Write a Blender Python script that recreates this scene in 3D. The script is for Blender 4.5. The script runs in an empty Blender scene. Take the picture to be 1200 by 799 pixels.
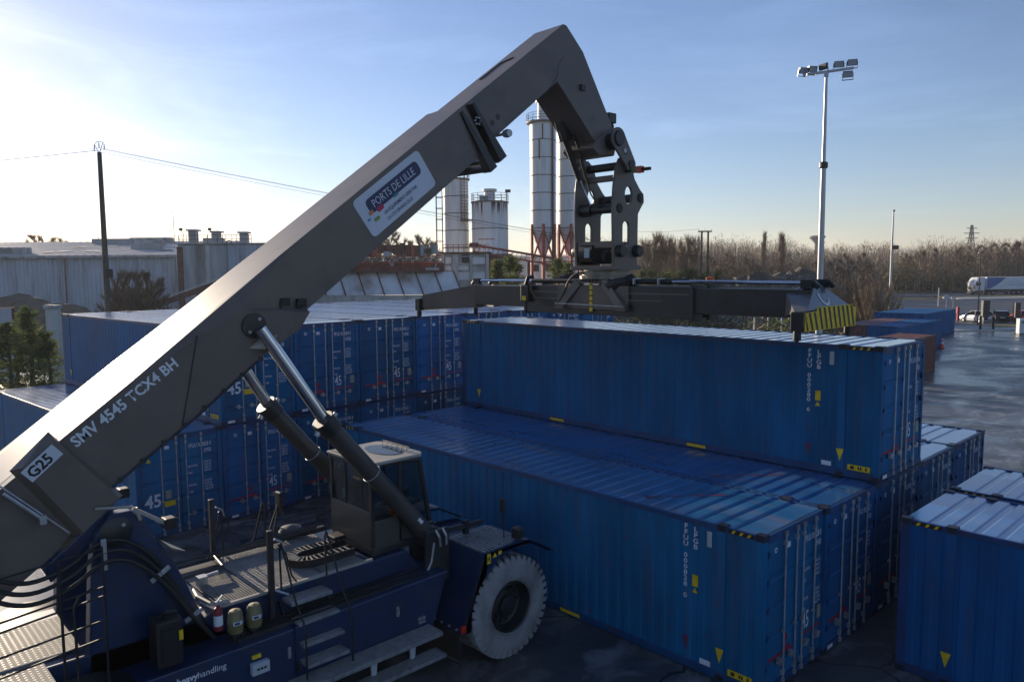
import bpy, math, random
from mathutils import Vector, Matrix
random.seed(7)
S = bpy.context.scene
COL = S.collection
R = math.radians
# ------------------------------------------------------------------ camera
CX, CY, CZ = 6.1075, -16.4195, 7.4434
YAW, PITCH, ROLL = -0.8135, 0.0925, -0.0072
_f = Vector((math.sin(YAW)*math.cos(PITCH), math.cos(YAW)*math.cos(PITCH), -math.sin(PITCH)))
_r = Vector((math.cos(YAW), -math.sin(YAW), 0)); _u = _r.cross(_f)
_r2 = math.cos(ROLL)*_r + math.sin(ROLL)*_u; _u2 = -math.sin(ROLL)*_r + math.cos(ROLL)*_u
cam = bpy.data.cameras.new('camera'); camo = bpy.data.objects.new('camera', cam); COL.objects.link(camo)
cam.sensor_width = 36; cam.lens = 889.26/1200*36; cam.clip_start = 0.1; cam.clip_end = 9000
camo.matrix_world = Matrix(((_r2.x, _u2.x, -_f.x, CX), (_r2.y, _u2.y, -_f.y, CY), (_r2.z, _u2.z, -_f.z, CZ), (0, 0, 0, 1)))
S.camera = camo
# ------------------------------------------------------------------ light
SUN_EL, SUN_AZ = R(11.5), R(-87.5)          # azimuth clockwise from +Y
W = bpy.data.worlds.new('World'); S.world = W; W.use_nodes = True
nt = W.node_tree; nd = nt.nodes; lk = nt.links; nd.clear()
out = nd.new('ShaderNodeOutputWorld'); bg = nd.new('ShaderNodeBackground'); sky = nd.new('ShaderNodeTexSky')
sky.sky_type = 'NISHITA'; sky.sun_disc = False; sky.sun_elevation = SUN_EL; sky.sun_rotation = SUN_AZ
sky.altitude = 50; sky.air_density = 1.0; sky.dust_density = 0.2; sky.ozone_density = 3.5
bg.inputs['Strength'].default_value = 0.088
# thin high cloud, drawn on the dome by direction
tc = nd.new('ShaderNodeTexCoord'); mp = nd.new('ShaderNodeMapping'); mp.inputs['Scale'].default_value = (1.3, 2.2, 9.0)
mp.inputs['Rotation'].default_value = (0.10, 0.05, 0.7)
nz = nd.new('ShaderNodeTexNoise'); nz.inputs['Scale'].default_value = 1.6; nz.inputs['Detail'].default_value = 9; nz.inputs['Roughness'].default_value = 0.62
nz.inputs['Distortion'].default_value = 0.6
cr = nd.new('ShaderNodeValToRGB'); cr.color_ramp.elements[0].position = 0.50; cr.color_ramp.elements[1].position = 0.78
mul = nd.new('ShaderNodeMath'); mul.operation = 'MULTIPLY'; mul.inputs[1].default_value = 0.36
mx = nd.new('ShaderNodeMix'); mx.data_type = 'RGBA'
add = nd.new('ShaderNodeMix'); add.data_type = 'RGBA'; add.blend_type = 'MULTIPLY'; add.inputs[0].default_value = 1; add.inputs[7].default_value = (1.75, 1.62, 1.5, 1)  # cloud brightness over the sky behind it
lk.new(tc.outputs['Generated'], mp.inputs['Vector']); lk.new(mp.outputs[0], nz.inputs['Vector']); lk.new(nz.outputs['Fac'], cr.inputs[0])
lk.new(cr.outputs[0], mul.inputs[0]); lk.new(mul.outputs[0], mx.inputs[0])
tint = nd.new('ShaderNodeMix'); tint.data_type = 'RGBA'; tint.blend_type = 'MULTIPLY'; tint.inputs[0].default_value = 1; tint.inputs[7].default_value = (1.09, 0.91, 0.95, 1)
lk.new(sky.outputs[0], tint.inputs[6])
lk.new(tint.outputs[2], mx.inputs[6]); lk.new(tint.outputs[2], add.inputs[6]); lk.new(add.outputs[2], mx.inputs[7])
lk.new(mx.outputs[2], bg.inputs['Color']); lk.new(bg.outputs[0], out.inputs[0])
sl = bpy.data.lights.new('sun', 'SUN'); sl.energy = 4.2; sl.angle = R(0.53); sl.color = (1.0, 0.84, 0.64)
so = bpy.data.objects.new('sun', sl); COL.objects.link(so)
sd = Vector((math.sin(SUN_AZ)*math.cos(SUN_EL), math.cos(SUN_AZ)*math.cos(SUN_EL), math.sin(SUN_EL)))
so.rotation_euler = sd.to_track_quat('Z', 'Y').to_euler(); so.location = (-40, 0, 40)
S.view_settings.view_transform = 'Standard'; S.view_settings.look = 'None'; S.view_settings.gamma = 1
S.view_settings.use_curve_mapping = False; S.view_settings.exposure = 0.95
S.render.engine = 'CYCLES'; S.cycles.max_bounces = 6; S.cycles.diffuse_bounces = 3; S.cycles.glossy_bounces = 3
S.cycles.transparent_max_bounces = 12; S.cycles.caustics_reflective = False; S.cycles.caustics_refractive = False
S.cycles.use_denoising = True; S.cycles.sample_clamp_indirect = 6; S.cycles.volume_bounces = 0

# ------------------------------------------------------------------ helpers
def lin(h):
    return h
MATS = {}
def mat(name, col, rough=0.5, metal=0.0, var=0.18, scale=2.0, stretch=(1, 1, 1), bump=0.0, bscale=40, stain=None, samt=0.5, sscale=1.2, spec=0.5, alpha=1.0, emit=None, coat=0.0, rvar=0.1, sstretch=None, trans=0.0, tintable=False, rust=0.0, leaf=0.0):
    if name in MATS: return MATS[name]
    m = bpy.data.materials.new(name); m.use_nodes = True; t = m.node_tree; n = t.nodes; b = n['Principled BSDF']
    b.inputs['Metallic'].default_value = metal; b.inputs['Roughness'].default_value = rough
    b.inputs['Specular IOR Level'].default_value = spec; b.inputs['Alpha'].default_value = alpha
    b.inputs['Coat Weight'].default_value = coat; b.inputs['Coat Roughness'].default_value = 0.15
    b.inputs['Transmission Weight'].default_value = trans
    if emit: b.inputs['Emission Color'].default_value = (*emit[:3], 1); b.inputs['Emission Strength'].default_value = emit[3]
    tcn = n.new('ShaderNodeTexCoord'); oi = n.new('ShaderNodeObjectInfo')
    off = n.new('ShaderNodeVectorMath'); off.operation = 'SCALE'; off.inputs[0].default_value = (31.7, 17.3, 23.9)
    t.links.new(oi.outputs['Random'], off.inputs['Scale'])
    va = n.new('ShaderNodeVectorMath'); va.operation = 'ADD'
    t.links.new(tcn.outputs['Object'], va.inputs[0]); t.links.new(off.outputs[0], va.inputs[1])
    def noise(sc, st, det=5):
        mpn = n.new('ShaderNodeMapping'); mpn.inputs['Scale'].default_value = st
        nn = n.new('ShaderNodeTexNoise'); nn.inputs['Scale'].default_value = sc; nn.inputs['Detail'].default_value = det
        t.links.new(va.outputs[0], mpn.inputs['Vector']); t.links.new(mpn.outputs[0], nn.inputs['Vector']); return nn
    n1 = noise(scale, stretch)
    ra = n.new('ShaderNodeValToRGB'); e = ra.color_ramp.elements; e[0].position = 0.3; e[1].position = 0.7
    e[0].color = (*[c*(1-var) for c in col[:3]], 1); e[1].color = (*[min(1, c*(1+var)) for c in col[:3]], 1)
    t.links.new(n1.outputs['Fac'], ra.inputs[0]); last = ra.outputs[0]
    if stain:
        n2 = noise(sscale, sstretch or stretch, 8)
        r2 = n.new('ShaderNodeValToRGB'); r2.color_ramp.elements[0].position = 0.52; r2.color_ramp.elements[1].position = 0.72
        ml = n.new('ShaderNodeMath'); ml.operation = 'MULTIPLY'; ml.inputs[1].default_value = samt
        mxn = n.new('ShaderNodeMix'); mxn.data_type = 'RGBA'; mxn.inputs[7].default_value = (*stain, 1)
        t.links.new(n2.outputs['Fac'], r2.inputs[0]); t.links.new(r2.outputs[0], ml.inputs[0]); t.links.new(ml.outputs[0], mxn.inputs[0])
        t.links.new(last, mxn.inputs[6]); last = mxn.outputs[2]
    if rust:
        n4 = noise(6, (2.2, 2.2, 0.6), 7); r4 = n.new('ShaderNodeValToRGB'); r4.color_ramp.elements[0].position = 0.66; r4.color_ramp.elements[1].position = 0.71
        m4 = n.new('ShaderNodeMath'); m4.operation = 'MULTIPLY'; m4.inputs[1].default_value = rust; x4 = n.new('ShaderNodeMix'); x4.data_type = 'RGBA'; x4.inputs[7].default_value = (0.085, 0.035, 0.02, 1)
        t.links.new(n4.outputs['Fac'], r4.inputs[0]); t.links.new(r4.outputs[0], m4.inputs[0]); t.links.new(m4.outputs[0], x4.inputs[0]); t.links.new(last, x4.inputs[6]); last = x4.outputs[2]
    if tintable:
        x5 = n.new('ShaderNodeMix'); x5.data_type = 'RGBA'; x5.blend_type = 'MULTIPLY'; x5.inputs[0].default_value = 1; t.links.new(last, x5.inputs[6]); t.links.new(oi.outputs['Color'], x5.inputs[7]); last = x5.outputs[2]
    if leaf:
        tl = n.new('ShaderNodeBsdfTranslucent'); ms_ = n.new('ShaderNodeMixShader'); ms_.inputs[0].default_value = leaf
        t.links.new(last, tl.inputs['Color']); t.links.new(b.outputs[0], ms_.inputs[1]); t.links.new(tl.outputs[0], ms_.inputs[2]); t.links.new(ms_.outputs[0], n['Material Output'].inputs['Surface'])
    t.links.new(last, b.inputs['Base Color'])
    if rvar:
        mr = n.new('ShaderNodeMapRange'); mr.inputs['To Min'].default_value = max(0.02, rough-rvar); mr.inputs['To Max'].default_value = min(1, rough+rvar)
        t.links.new(n1.outputs['Fac'], mr.inputs[0]); t.links.new(mr.outputs[0], b.inputs['Roughness'])
    if bump:
        n3 = noise(bscale, (1, 1, 1), 3); bp = n.new('ShaderNodeBump'); bp.inputs['Strength'].default_value = bump; bp.inputs['Distance'].default_value = 0.02
        t.links.new(n3.outputs['Fac'], bp.inputs['Height']); t.links.new(bp.outputs[0], b.inputs['Normal'])
    MATS[name] = m
    return m

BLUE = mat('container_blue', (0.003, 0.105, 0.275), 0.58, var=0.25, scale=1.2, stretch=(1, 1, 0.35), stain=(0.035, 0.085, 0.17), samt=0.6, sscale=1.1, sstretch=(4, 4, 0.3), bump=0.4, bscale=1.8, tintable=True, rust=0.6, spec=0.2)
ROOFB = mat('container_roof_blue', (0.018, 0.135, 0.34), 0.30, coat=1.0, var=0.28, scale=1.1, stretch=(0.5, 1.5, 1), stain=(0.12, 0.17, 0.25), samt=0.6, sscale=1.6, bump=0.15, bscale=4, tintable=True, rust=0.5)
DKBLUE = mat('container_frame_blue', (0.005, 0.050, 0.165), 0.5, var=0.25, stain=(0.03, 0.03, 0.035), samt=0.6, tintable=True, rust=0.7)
CAST = mat('corner_casting_steel', (0.012, 0.022, 0.05), 0.55, var=0.4, scale=8)
ROD = mat('galvanised_rod', (0.42, 0.44, 0.46), 0.45, metal=0.6, var=0.25, scale=6)
WHITE = mat('white_print', (0.72, 0.76, 0.80), 0.6, var=0.12, scale=12)
REDP = mat('red_print', (0.36, 0.014, 0.04), 0.6, var=0.2, scale=6)
YEL = mat('yellow_print', (0.80, 0.54, 0.012), 0.55, var=0.2, scale=9)
BLACK = mat('black_print', (0.010, 0.010, 0.011), 0.55, var=0.3)
BEIGE = mat('data_plate', (0.34, 0.32, 0.25), 0.6, var=0.25, scale=20)
RUSTC = mat('brown_container', (0.14, 0.045, 0.032), 0.6, var=0.3, stain=(0.06, 0.03, 0.03), samt=0.6)
MAROON = mat('maroon_container', (0.16, 0.06, 0.065), 0.6, var=0.3, stain=(0.2, 0.13, 0.13), samt=0.6)
GREY = mat('boom_anthracite', (0.150, 0.122, 0.104), 0.50, var=0.14, scale=0.8, spec=0.35, coat=0.2, bump=0.015, bscale=5, stain=(0.06, 0.058, 0.055), samt=0.4, sscale=2.0)
CABG = mat('cab_grey', (0.055, 0.049, 0.046), 0.45, var=0.2, scale=2, coat=0.2, stain=(0.075, 0.07, 0.062), samt=0.4)
DGREY = mat('dark_steel', (0.020, 0.021, 0.023), 0.42, var=0.3, scale=3, stain=(0.05, 0.047, 0.043), samt=0.4)
MBLUE = mat('machine_navy', (0.006, 0.026, 0.082), 0.38, var=0.2, scale=1.5, coat=0.2, stain=(0.045, 0.045, 0.055), samt=0.55, sscale=2.5)
CHROME = mat('chrome_rod', (0.62, 0.62, 0.63), 0.16, metal=1.0, var=0.06, scale=5, rvar=0.05)
RUBBER = mat('dusty_rubber', (0.27, 0.27, 0.27), 0.9, var=0.18, scale=3, stain=(0.10, 0.095, 0.09), samt=0.6, sscale=2.0, bump=0.25, bscale=22)
BRUB = mat('black_rubber', (0.015, 0.015, 0.016), 0.6, var=0.3)
GALV = mat('galvanised_mesh', (0.33, 0.31, 0.285), 0.75, spec=0.2, var=0.22, scale=6, stain=(0.24, 0.22, 0.2), samt=0.6, sscale=4)
STEP = mat('step_plate', (0.30, 0.31, 0.32), 0.45, metal=0.5, var=0.25, scale=9, stain=(0.12, 0.12, 0.12), samt=0.6, sscale=5)
KHAKI = mat('khaki_canister', (0.20, 0.17, 0.075), 0.5, var=0.2, scale=5)
REDL = mat('red_lens', (0.5, 0.03, 0.012), 0.25, var=0.1)
ORANGE = mat('orange_paint', (0.62, 0.11, 0.015), 0.5, var=0.2)
CREAM = mat('cab_roof_cream', (0.36, 0.335, 0.29), 0.55, var=0.15, stain=(0.32, 0.3, 0.26), samt=0.5, sscale=5)
SIGNW = mat('sign_white', (0.62, 0.66, 0.72), 0.5, var=0.06)
PILL = mat('sign_navy', (0.02, 0.03, 0.10), 0.5, var=0.1)
PINK = mat('sign_magenta', (0.48, 0.02, 0.09), 0.5); TEAL = mat('sign_teal', (0.02, 0.22, 0.24), 0.5)
LIME = mat('sign_green', (0.22, 0.36, 0.07), 0.5); SORANGE = mat('sign_orange', (0.6, 0.2, 0.08), 0.5); SKYB = mat('sign_blue', (0.02, 0.25, 0.5), 0.5)
CTRL = mat('pale_grey_box', (0.44, 0.48, 0.52), 0.5, var=0.1)
WGREY = mat('sheet_cladding', (0.42, 0.47, 0.53), 0.6, var=0.16, scale=0.5, stretch=(3, 3, 0.25), stain=(0.16, 0.15, 0.14), samt=0.55, sscale=0.6, sstretch=(2.5, 2.5, 0.35))
WROOF = mat('fibre_roof', (0.40, 0.37, 0.34), 0.55, var=0.25, scale=0.25, stain=(0.42, 0.38, 0.33), samt=0.5, sscale=0.3)
CONC = mat('stained_concrete', (0.38, 0.39, 0.39), 0.8, var=0.22, scale=0.6, stretch=(1.5, 1.5, 0.4), stain=(0.10, 0.085, 0.07), samt=0.8, sscale=0.5, sstretch=(1.4, 1.4, 0.25), bump=0.1, bscale=6)
CONCL = mat('pale_render', (0.52, 0.50, 0.46), 0.8, var=0.15, scale=0.7, stain=(0.2, 0.17, 0.14), samt=0.7, sscale=0.6, sstretch=(1.5, 1.5, 0.3))
SILO = mat('silo_white', (0.74, 0.74, 0.72), 0.5, var=0.08, scale=0.7, stretch=(2, 2, 0.2), stain=(0.42, 0.30, 0.21), samt=0.5, sscale=0.9, sstretch=(2.5, 2.5, 0.16))
SBAND = mat('silo_seam', (0.22, 0.18, 0.15), 0.7, var=0.3, scale=2)
RUST = mat('rusty_steel', (0.135, 0.062, 0.046), 0.75, var=0.4, scale=3, stain=(0.06, 0.035, 0.03), samt=0.7, sscale=1.5)
REDST = mat('red_oxide_steel', (0.42, 0.085, 0.055), 0.6, var=0.3, scale=2, stain=(0.12, 0.05, 0.04), samt=0.6)
POLE = mat('weathered_pole', (0.10, 0.085, 0.06), 0.85, var=0.35, scale=2, stretch=(4, 4, 0.3))
MAST = mat('galvanised_mast', (0.40, 0.41, 0.43), 0.42, metal=0.5, var=0.1, scale=2)
GLASS = mat('tinted_glass', (0.012, 0.022, 0.024), 0.05, var=0.05, alpha=0.55, spec=0.6, rvar=0)
CGLASS = mat('dark_car_glass', (0.012, 0.016, 0.02), 0.06, var=0.05, rvar=0, spec=0.7)
BARK = mat('bark', (0.13, 0.095, 0.065), 0.9, var=0.35, scale=3)
PALEB = mat('pale_bark', (0.34, 0.27, 0.19), 0.9, var=0.3, scale=2)
TWIG = mat('brown_twig', (0.24, 0.165, 0.11), 0.9, var=0.3, scale=0.4)
TWIG2 = mat('tan_twig', (0.32, 0.23, 0.14), 0.9, var=0.3, scale=0.4)
TWIG3 = mat('dark_twig', (0.115, 0.10, 0.08), 0.9, var=0.3, scale=0.4)
NEED = mat('conifer_needle', (0.085, 0.115, 0.035), 0.8, var=0.4, scale=2, leaf=0.45)
NEED2 = mat('conifer_needle_bright', (0.15, 0.16, 0.05), 0.8, var=0.4, scale=2, leaf=0.45)
IVY = mat('bramble_leaf', (0.075, 0.085, 0.035), 0.85, var=0.45, scale=0.8, leaf=0.35)
SAND = mat('damp_sand', (0.13, 0.105, 0.078), 0.95, var=0.25, scale=0.6, bump=0.5, bscale=4)
STONE = mat('broken_concrete', (0.24, 0.235, 0.225), 0.9, var=0.35, scale=1.0)
MOUND = mat('mound_soil', (0.085, 0.075, 0.06), 0.95, var=0.45, scale=0.5, bump=0.6, bscale=2)
CARW = mat('silver_car_paint', (0.55, 0.57, 0.6), 0.25, var=0.04, coat=0.6)
CARB = mat('black_car_paint', (0.012, 0.013, 0.016), 0.2, var=0.1, coat=0.6)
CARR = mat('red_car_paint', (0.42, 0.02, 0.02), 0.25, var=0.08, coat=0.6)
TRW = mat('truck_white', (0.66, 0.68, 0.70), 0.65, var=0.06, spec=.3)
TRB = mat('trailer_blue', (0.03, 0.10, 0.33), 0.4, var=0.08)
GRASS = mat('dry_grass', (0.16, 0.145, 0.055), 0.95, var=0.4, scale=0.5, stain=(0.06, 0.07, 0.03), samt=0.8, sscale=0.15)
EARTH = mat('field_earth', (0.085, 0.075, 0.048), 0.95, var=0.4, scale=0.06, stain=(0.05, 0.055, 0.03), samt=0.8, sscale=0.03)
PAVE = mat('pale_paving', (0.50, 0.47, 0.42), 0.85, var=0.2, scale=0.6)
ROADM = mat('road_asphalt', (0.055, 0.055, 0.056), 0.55, var=0.2, scale=0.5)

def asphalt():
    m = bpy.data.materials.new('wet_asphalt'); m.use_nodes = True; t = m.node_tree; n = t.nodes; b = n['Principled BSDF']
    tcn = n.new('ShaderNodeTexCoord'); mpn = n.new('ShaderNodeMapping'); mpn.inputs['Scale'].default_value = (0.16, 0.10, 1)
    mpn.inputs['Rotation'].default_value = (0, 0, 0.5)
    t.links.new(tcn.outputs['Object'], mpn.inputs['Vector'])
    def nz_(s, d, v=mpn.outputs[0], dist=0.0):
        q = n.new('ShaderNodeTexNoise'); q.inputs['Scale'].default_value = s; q.inputs['Detail'].default_value = d; q.inputs['Distortion'].default_value = dist
        t.links.new(v, q.inputs['Vector']); return q.outputs['Fac']
    a = nz_(1.3, 9, dist=1.2); g = nz_(6, 6); f = nz_(60, 2, tcn.outputs['Object']); big = nz_(2.6, 7, dist=2.0)
    def ramp(src, p0, c0, p1, c1):
        q = n.new('ShaderNodeValToRGB'); e = q.color_ramp.elements; e[0].position = p0; e[1].position = p1; e[0].color = (*c0, 1); e[1].color = (*c1, 1)
        t.links.new(src, q.inputs[0]); return q.outputs[0]
    c1 = ramp(g, 0.3, (0.045, 0.047, 0.050), 0.75, (0.105, 0.107, 0.11))
    dust = ramp(nz_(5.5, 8, dist=1.5), 0.50, (0, 0, 0), 0.66, (1, 1, 1))
    mxn = n.new('ShaderNodeMix'); mxn.data_type = 'RGBA'; mxn.inputs[7].default_value = (0.20, 0.205, 0.21, 1)
    t.links.new(dust, mxn.inputs[0]); t.links.new(c1, mxn.inputs[6]); vo = n.new('ShaderNodeTexVoronoi'); vo.feature = 'DISTANCE_TO_EDGE'; vo.inputs['Scale'].default_value = 0.16
    nv = n.new('ShaderNodeTexNoise'); nv.inputs['Scale'].default_value = 0.9; nv.inputs['Detail'].default_value = 6; t.links.new(tcn.outputs['Object'], nv.inputs['Vector'])
    av = n.new('ShaderNodeMix'); av.data_type = 'RGBA'; av.blend_type = 'ADD'; av.inputs[0].default_value = 1.6; t.links.new(tcn.outputs['Object'], av.inputs[6]); t.links.new(nv.outputs['Color'], av.inputs[7]); t.links.new(av.outputs[2], vo.inputs['Vector'])
    crk = ramp(vo.outputs['Distance'], 0.002, (1, 1, 1), 0.008, (0, 0, 0)); mc = n.new('ShaderNodeMix'); mc.data_type = 'RGBA'; mc.inputs[7].default_value = (0.012, 0.012, 0.012, 1)
    t.links.new(crk, mc.inputs[0]); t.links.new(mxn.outputs[2], mc.inputs[6]); t.links.new(mc.outputs[2], b.inputs['Base Color'])
    ro = ramp(a, 0.40, (0.44, 0.44, 0.44), 0.58, (0.23, 0.23, 0.23)); t.links.new(ro, b.inputs['Roughness'])
    inv = ramp(a, 0.42, (1, 1, 1), 0.56, (0.06, 0.06, 0.06))
    bp = n.new('ShaderNodeBump'); bp.inputs['Distance'].default_value = 0.02
    mm = n.new('ShaderNodeMath'); mm.operation = 'MULTIPLY'; mm.inputs[1].default_value = 0.5; t.links.new(inv, mm.inputs[0]); t.links.new(mm.outputs[0], bp.inputs['Strength'])
    ad = n.new('ShaderNodeMath'); ad.operation = 'ADD'; t.links.new(g, ad.inputs[0]); t.links.new(f, ad.inputs[1]); t.links.new(ad.outputs[0], bp.inputs['Height'])
    t.links.new(bp.outputs[0], b.inputs['Normal'])
    return m
ASPH = asphalt()

ORD = 'first second third fourth fifth sixth seventh eighth ninth tenth eleventh twelfth thirteenth'.split()
class MB:
    def __init__(s): s.v = []; s.f = []; s.mi = []; s.mats = []; s.k = 0
    def use(s, m):
        if m not in s.mats: s.mats.append(m)
        s.k = s.mats.index(m); return s
    def add(s, vs, fs):
        b = len(s.v); s.v += [tuple(p) for p in vs]
        for q in fs: s.f.append([b+i for i in q]); s.mi.append(s.k)
        return s
    def box(s, x0, x1, y0, y1, z0, z1):
        return s.add([(x0, y0, z0), (x1, y0, z0), (x1, y1, z0), (x0, y1, z0), (x0, y0, z1), (x1, y0, z1), (x1, y1, z1), (x0, y1, z1)],
                     [(0, 3, 2, 1), (4, 5, 6, 7), (0, 1, 5, 4), (1, 2, 6, 5), (2, 3, 7, 6), (3, 0, 4, 7)])
    def beam(s, p, q, w, h, up=(0, 0, 1)):
        p = Vector(p); q = Vector(q); d = (q-p).normalized(); up = Vector(up)
        a = d.cross(up)
        if a.length < 1e-4: a = d.cross(Vector((1, 0, 0)))
        a.normalize(); b = a.cross(d); a = a*(w/2); b = b*(h/2)
        return s.add([p-a-b, p+a-b, p+a+b, p-a+b, q-a-b, q+a-b, q+a+b, q-a+b], [(0, 1, 2, 3), (7, 6, 5, 4), (0, 4, 5, 1), (1, 5, 6, 2), (2, 6, 7, 3), (3, 7, 4, 0)])
    def tube(s, pts, r, n=8, cap=True):
        pts = [Vector(p) for p in pts]; m = len(pts); rs = r if isinstance(r, (list, tuple)) else [r]*m
        vs = []; a = None
        for i, p in enumerate(pts):
            d = (pts[min(i+1, m-1)]-pts[max(i-1, 0)]).normalized()
            if a is None:
                a = d.cross(Vector((0, 0, 1)))
                if a.length < 1e-3: a = d.cross(Vector((0, 1, 0)))
            a = (a-d*a.dot(d)).normalized(); b = d.cross(a)
            for k in range(n):
                t = 2*math.pi*k/n; vs.append(p+a*(rs[i]*math.cos(t))+b*(rs[i]*math.sin(t)))
        fs = []
        for i in range(m-1):
            for k in range(n): fs.append((i*n+k, i*n+(k+1) % n, (i+1)*n+(k+1) % n, (i+1)*n+k))
        if cap: fs.append(tuple(range(n-1, -1, -1))); fs.append(tuple(range((m-1)*n, m*n)))
        return s.add(vs, fs)
    def prism(s, poly, ax, a, b):
        n = len(poly)
        def P(u, v, w): return {'x': (w, u, v), 'y': (u, w, v), 'z': (u, v, w)}[ax]
        vs = [P(u, v, a) for u, v in poly]+[P(u, v, b) for u, v in poly]
        return s.add(vs, [tuple(range(n-1, -1, -1)), tuple(range(n, 2*n))]+[(i, (i+1) % n, n+(i+1) % n, n+i) for i in range(n)])
    def lathe(s, prof, c=(0, 0, 0), n=24, ax='z'):
        vs = []
        for r, h in prof:
            for k in range(n):
                t = 2*math.pi*k/n; p = (r*math.cos(t), r*math.sin(t), h)
                if ax == 'x': p = (h, p[0], p[1])
                if ax == 'y': p = (p[1], h, p[0])
                vs.append((p[0]+c[0], p[1]+c[1], p[2]+c[2]))
        fs = []
        for i in range(len(prof)-1):
            for k in range(n): fs.append((i*n+k, i*n+(k+1) % n, (i+1)*n+(k+1) % n, (i+1)*n+k))
        return s.add(vs, fs)
    def disc(s, c, r, n=16, nrm='x', th=0.0):
        return s.prism([((c[1] if nrm == 'x' else c[0])+r*math.cos(2*math.pi*k/n), (c[1] if nrm == 'z' else c[2])+r*math.sin(2*math.pi*k/n)) for k in range(n)], nrm,
                       (c['xyz'.index(nrm)]), (c['xyz'.index(nrm)])+(th or 0.01))
    def mesh(s, name, fix=True):
        me = bpy.data.meshes.new(name); me.from_pydata(s.v, [], s.f)
        for m in s.mats: me.materials.append(m)
        if len(s.mats) > 1: me.polygons.foreach_set('material_index', s.mi)
        if fix and len(s.f) < 60000:
            import bmesh
            bm = bmesh.new(); bm.from_mesh(me); bmesh.ops.recalc_face_normals(bm, faces=bm.faces); bm.to_mesh(me); bm.free()
        me.update(); return me
    def build(s, name, parent=None, bevel=0, smooth=False, kind=None, origin=None, fix=True):
        o = wloc(parent)
        if parent is None and origin is not None: o = Vector(origin)
        if o.length > 0: s.v = [(p[0]-o.x, p[1]-o.y, p[2]-o.z) for p in s.v]
        me = s.mesh(name, fix); ob = link(name, me, parent)
        if parent is None: ob.location = o
        if smooth: me.polygons.foreach_set('use_smooth', [True]*len(me.polygons)); me.set_sharp_from_angle(angle=R(35))
        if bevel:
            bv = ob.modifiers.new('bevel', 'BEVEL'); bv.width = bevel; bv.segments = 2; bv.limit_method = 'ANGLE'; bv.angle_limit = R(40)
        if kind: ob['kind'] = kind
        return ob
def wloc(p):
    l = Vector((0, 0, 0))
    while p is not None and not p.get('local'): l += p.location; p = p.parent
    return l
def link(name, data, parent=None):
    ob = bpy.data.objects.new(name, data); COL.objects.link(ob)
    if parent: ob.parent = parent
    return ob
def mb(m): return MB().use(m)
def tag(o, label, cat, group=None):
    o['label'] = label; o['category'] = cat
    if group: o['group'] = group
    return o
def thing(name, label, cat, loc=(0, 0, 0), rz=0.0, group=None, local=False):
    o = link(name, None); o.location = loc; o.rotation_euler = (0, 0, rz); o.empty_display_size = 0.3
    if local: o['local'] = 1       # parts are written in the thing's own coordinates
    return tag(o, label, cat, group)
KIDS = {}
def kids(o): return [c for c in bpy.data.objects if c.parent == o]
def copy_thing(root, loc, rz, label, swap=None):
    if root.name not in KIDS: KIDS[root.name] = [(c, kids(c)) for c in kids(root)]
    r = root.copy(); COL.objects.link(r); r.location = loc; r.rotation_euler = (0, 0, rz); r['label'] = label
    for c, gs in KIDS[root.name]:
        d = c.copy(); COL.objects.link(d); d.parent = r
        if swap and d.name.split('.')[0] in swap: d.data = swap[d.name.split('.')[0]]
        for g in gs:
            e = g.copy(); COL.objects.link(e); e.parent = d
            if swap and e.name.split('.')[0] in swap: e.data = swap[e.name.split('.')[0]]
    return r
# lettering: flat print meshes from Blender's own font, made first while the scene is small
TXT = {}
def textmesh(s, size, m, bold=0.0, sx=1.0, align='LEFT', stack=False):
    key = (s, size, m.name, bold, sx, align, stack)
    if key in TXT: return TXT[key]
    cu = bpy.data.curves.new('lettering', 'FONT'); cu.body = '\n'.join(s) if stack else s; cu.size = size; cu.resolution_u = 2; cu.offset = bold
    cu.align_x = 'CENTER' if stack else align
    if stack: cu.space_line = 0.86
    ob = bpy.data.objects.new('lettering', cu); COL.objects.link(ob)
    dg = bpy.context.evaluated_depsgraph_get(); me = bpy.data.meshes.new_from_object(ob.evaluated_get(dg))
    bpy.data.objects.remove(ob); bpy.data.curves.remove(cu)
    if sx != 1.0:
        for v in me.vertices: v.co.x *= sx
    me.materials.clear(); me.materials.append(m); TXT[key] = me
    return me
def put_text(me, name, parent, loc, u=(0, 1, 0), n=(1, 0, 0)):
    o = wloc(parent); ob = link(name, me, parent); u = Vector(u).normalized(); n = Vector(n).normalized(); v = n.cross(u)
    l = Vector(loc)-o
    ob.matrix_local = Matrix(((u.x, v.x, n.x, l.x), (u.y, v.y, n.y, l.y), (u.z, v.z, n.z, l.z), (0, 0, 0, 1)))
    return ob
def curve(pts, m=5):
    p = [Vector(q) for q in pts]; p = [p[0]*2-p[1]]+p+[p[-1]*2-p[-2]]; r = []
    for i in range(1, len(p)-2):
        for k in range(m):
            t = k/m; r.append(0.5*((2*p[i])+(p[i+1]-p[i-1])*t+(2*p[i-1]-5*p[i]+4*p[i+1]-p[i+2])*t*t+(3*p[i]-p[i-1]-3*p[i+1]+p[i+2])*t**3))
    return r+[p[-2]]
CAM = Vector((CX, CY, 0)); RT = Vector((math.cos(YAW), -math.sin(YAW), 0)); FW = Vector((math.sin(YAW), math.cos(YAW), 0)); TH = math.atan2(RT.y, RT.x)
def P(s, d, z=0.0):                    # a point s metres right of and d metres ahead of the survey axis
    q = CAM+RT*s+FW*d; return Vector((q.x, q.y, z))
def PX(px, d, z=0.0): return P((px-600)/889.26*d, d, z)
def gz(x, y):
    d = math.hypot(x-CX, y-CY); t = max(0, min(1, (d-112)/75)); return 1.2*t*t*(3-2*t)

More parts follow.
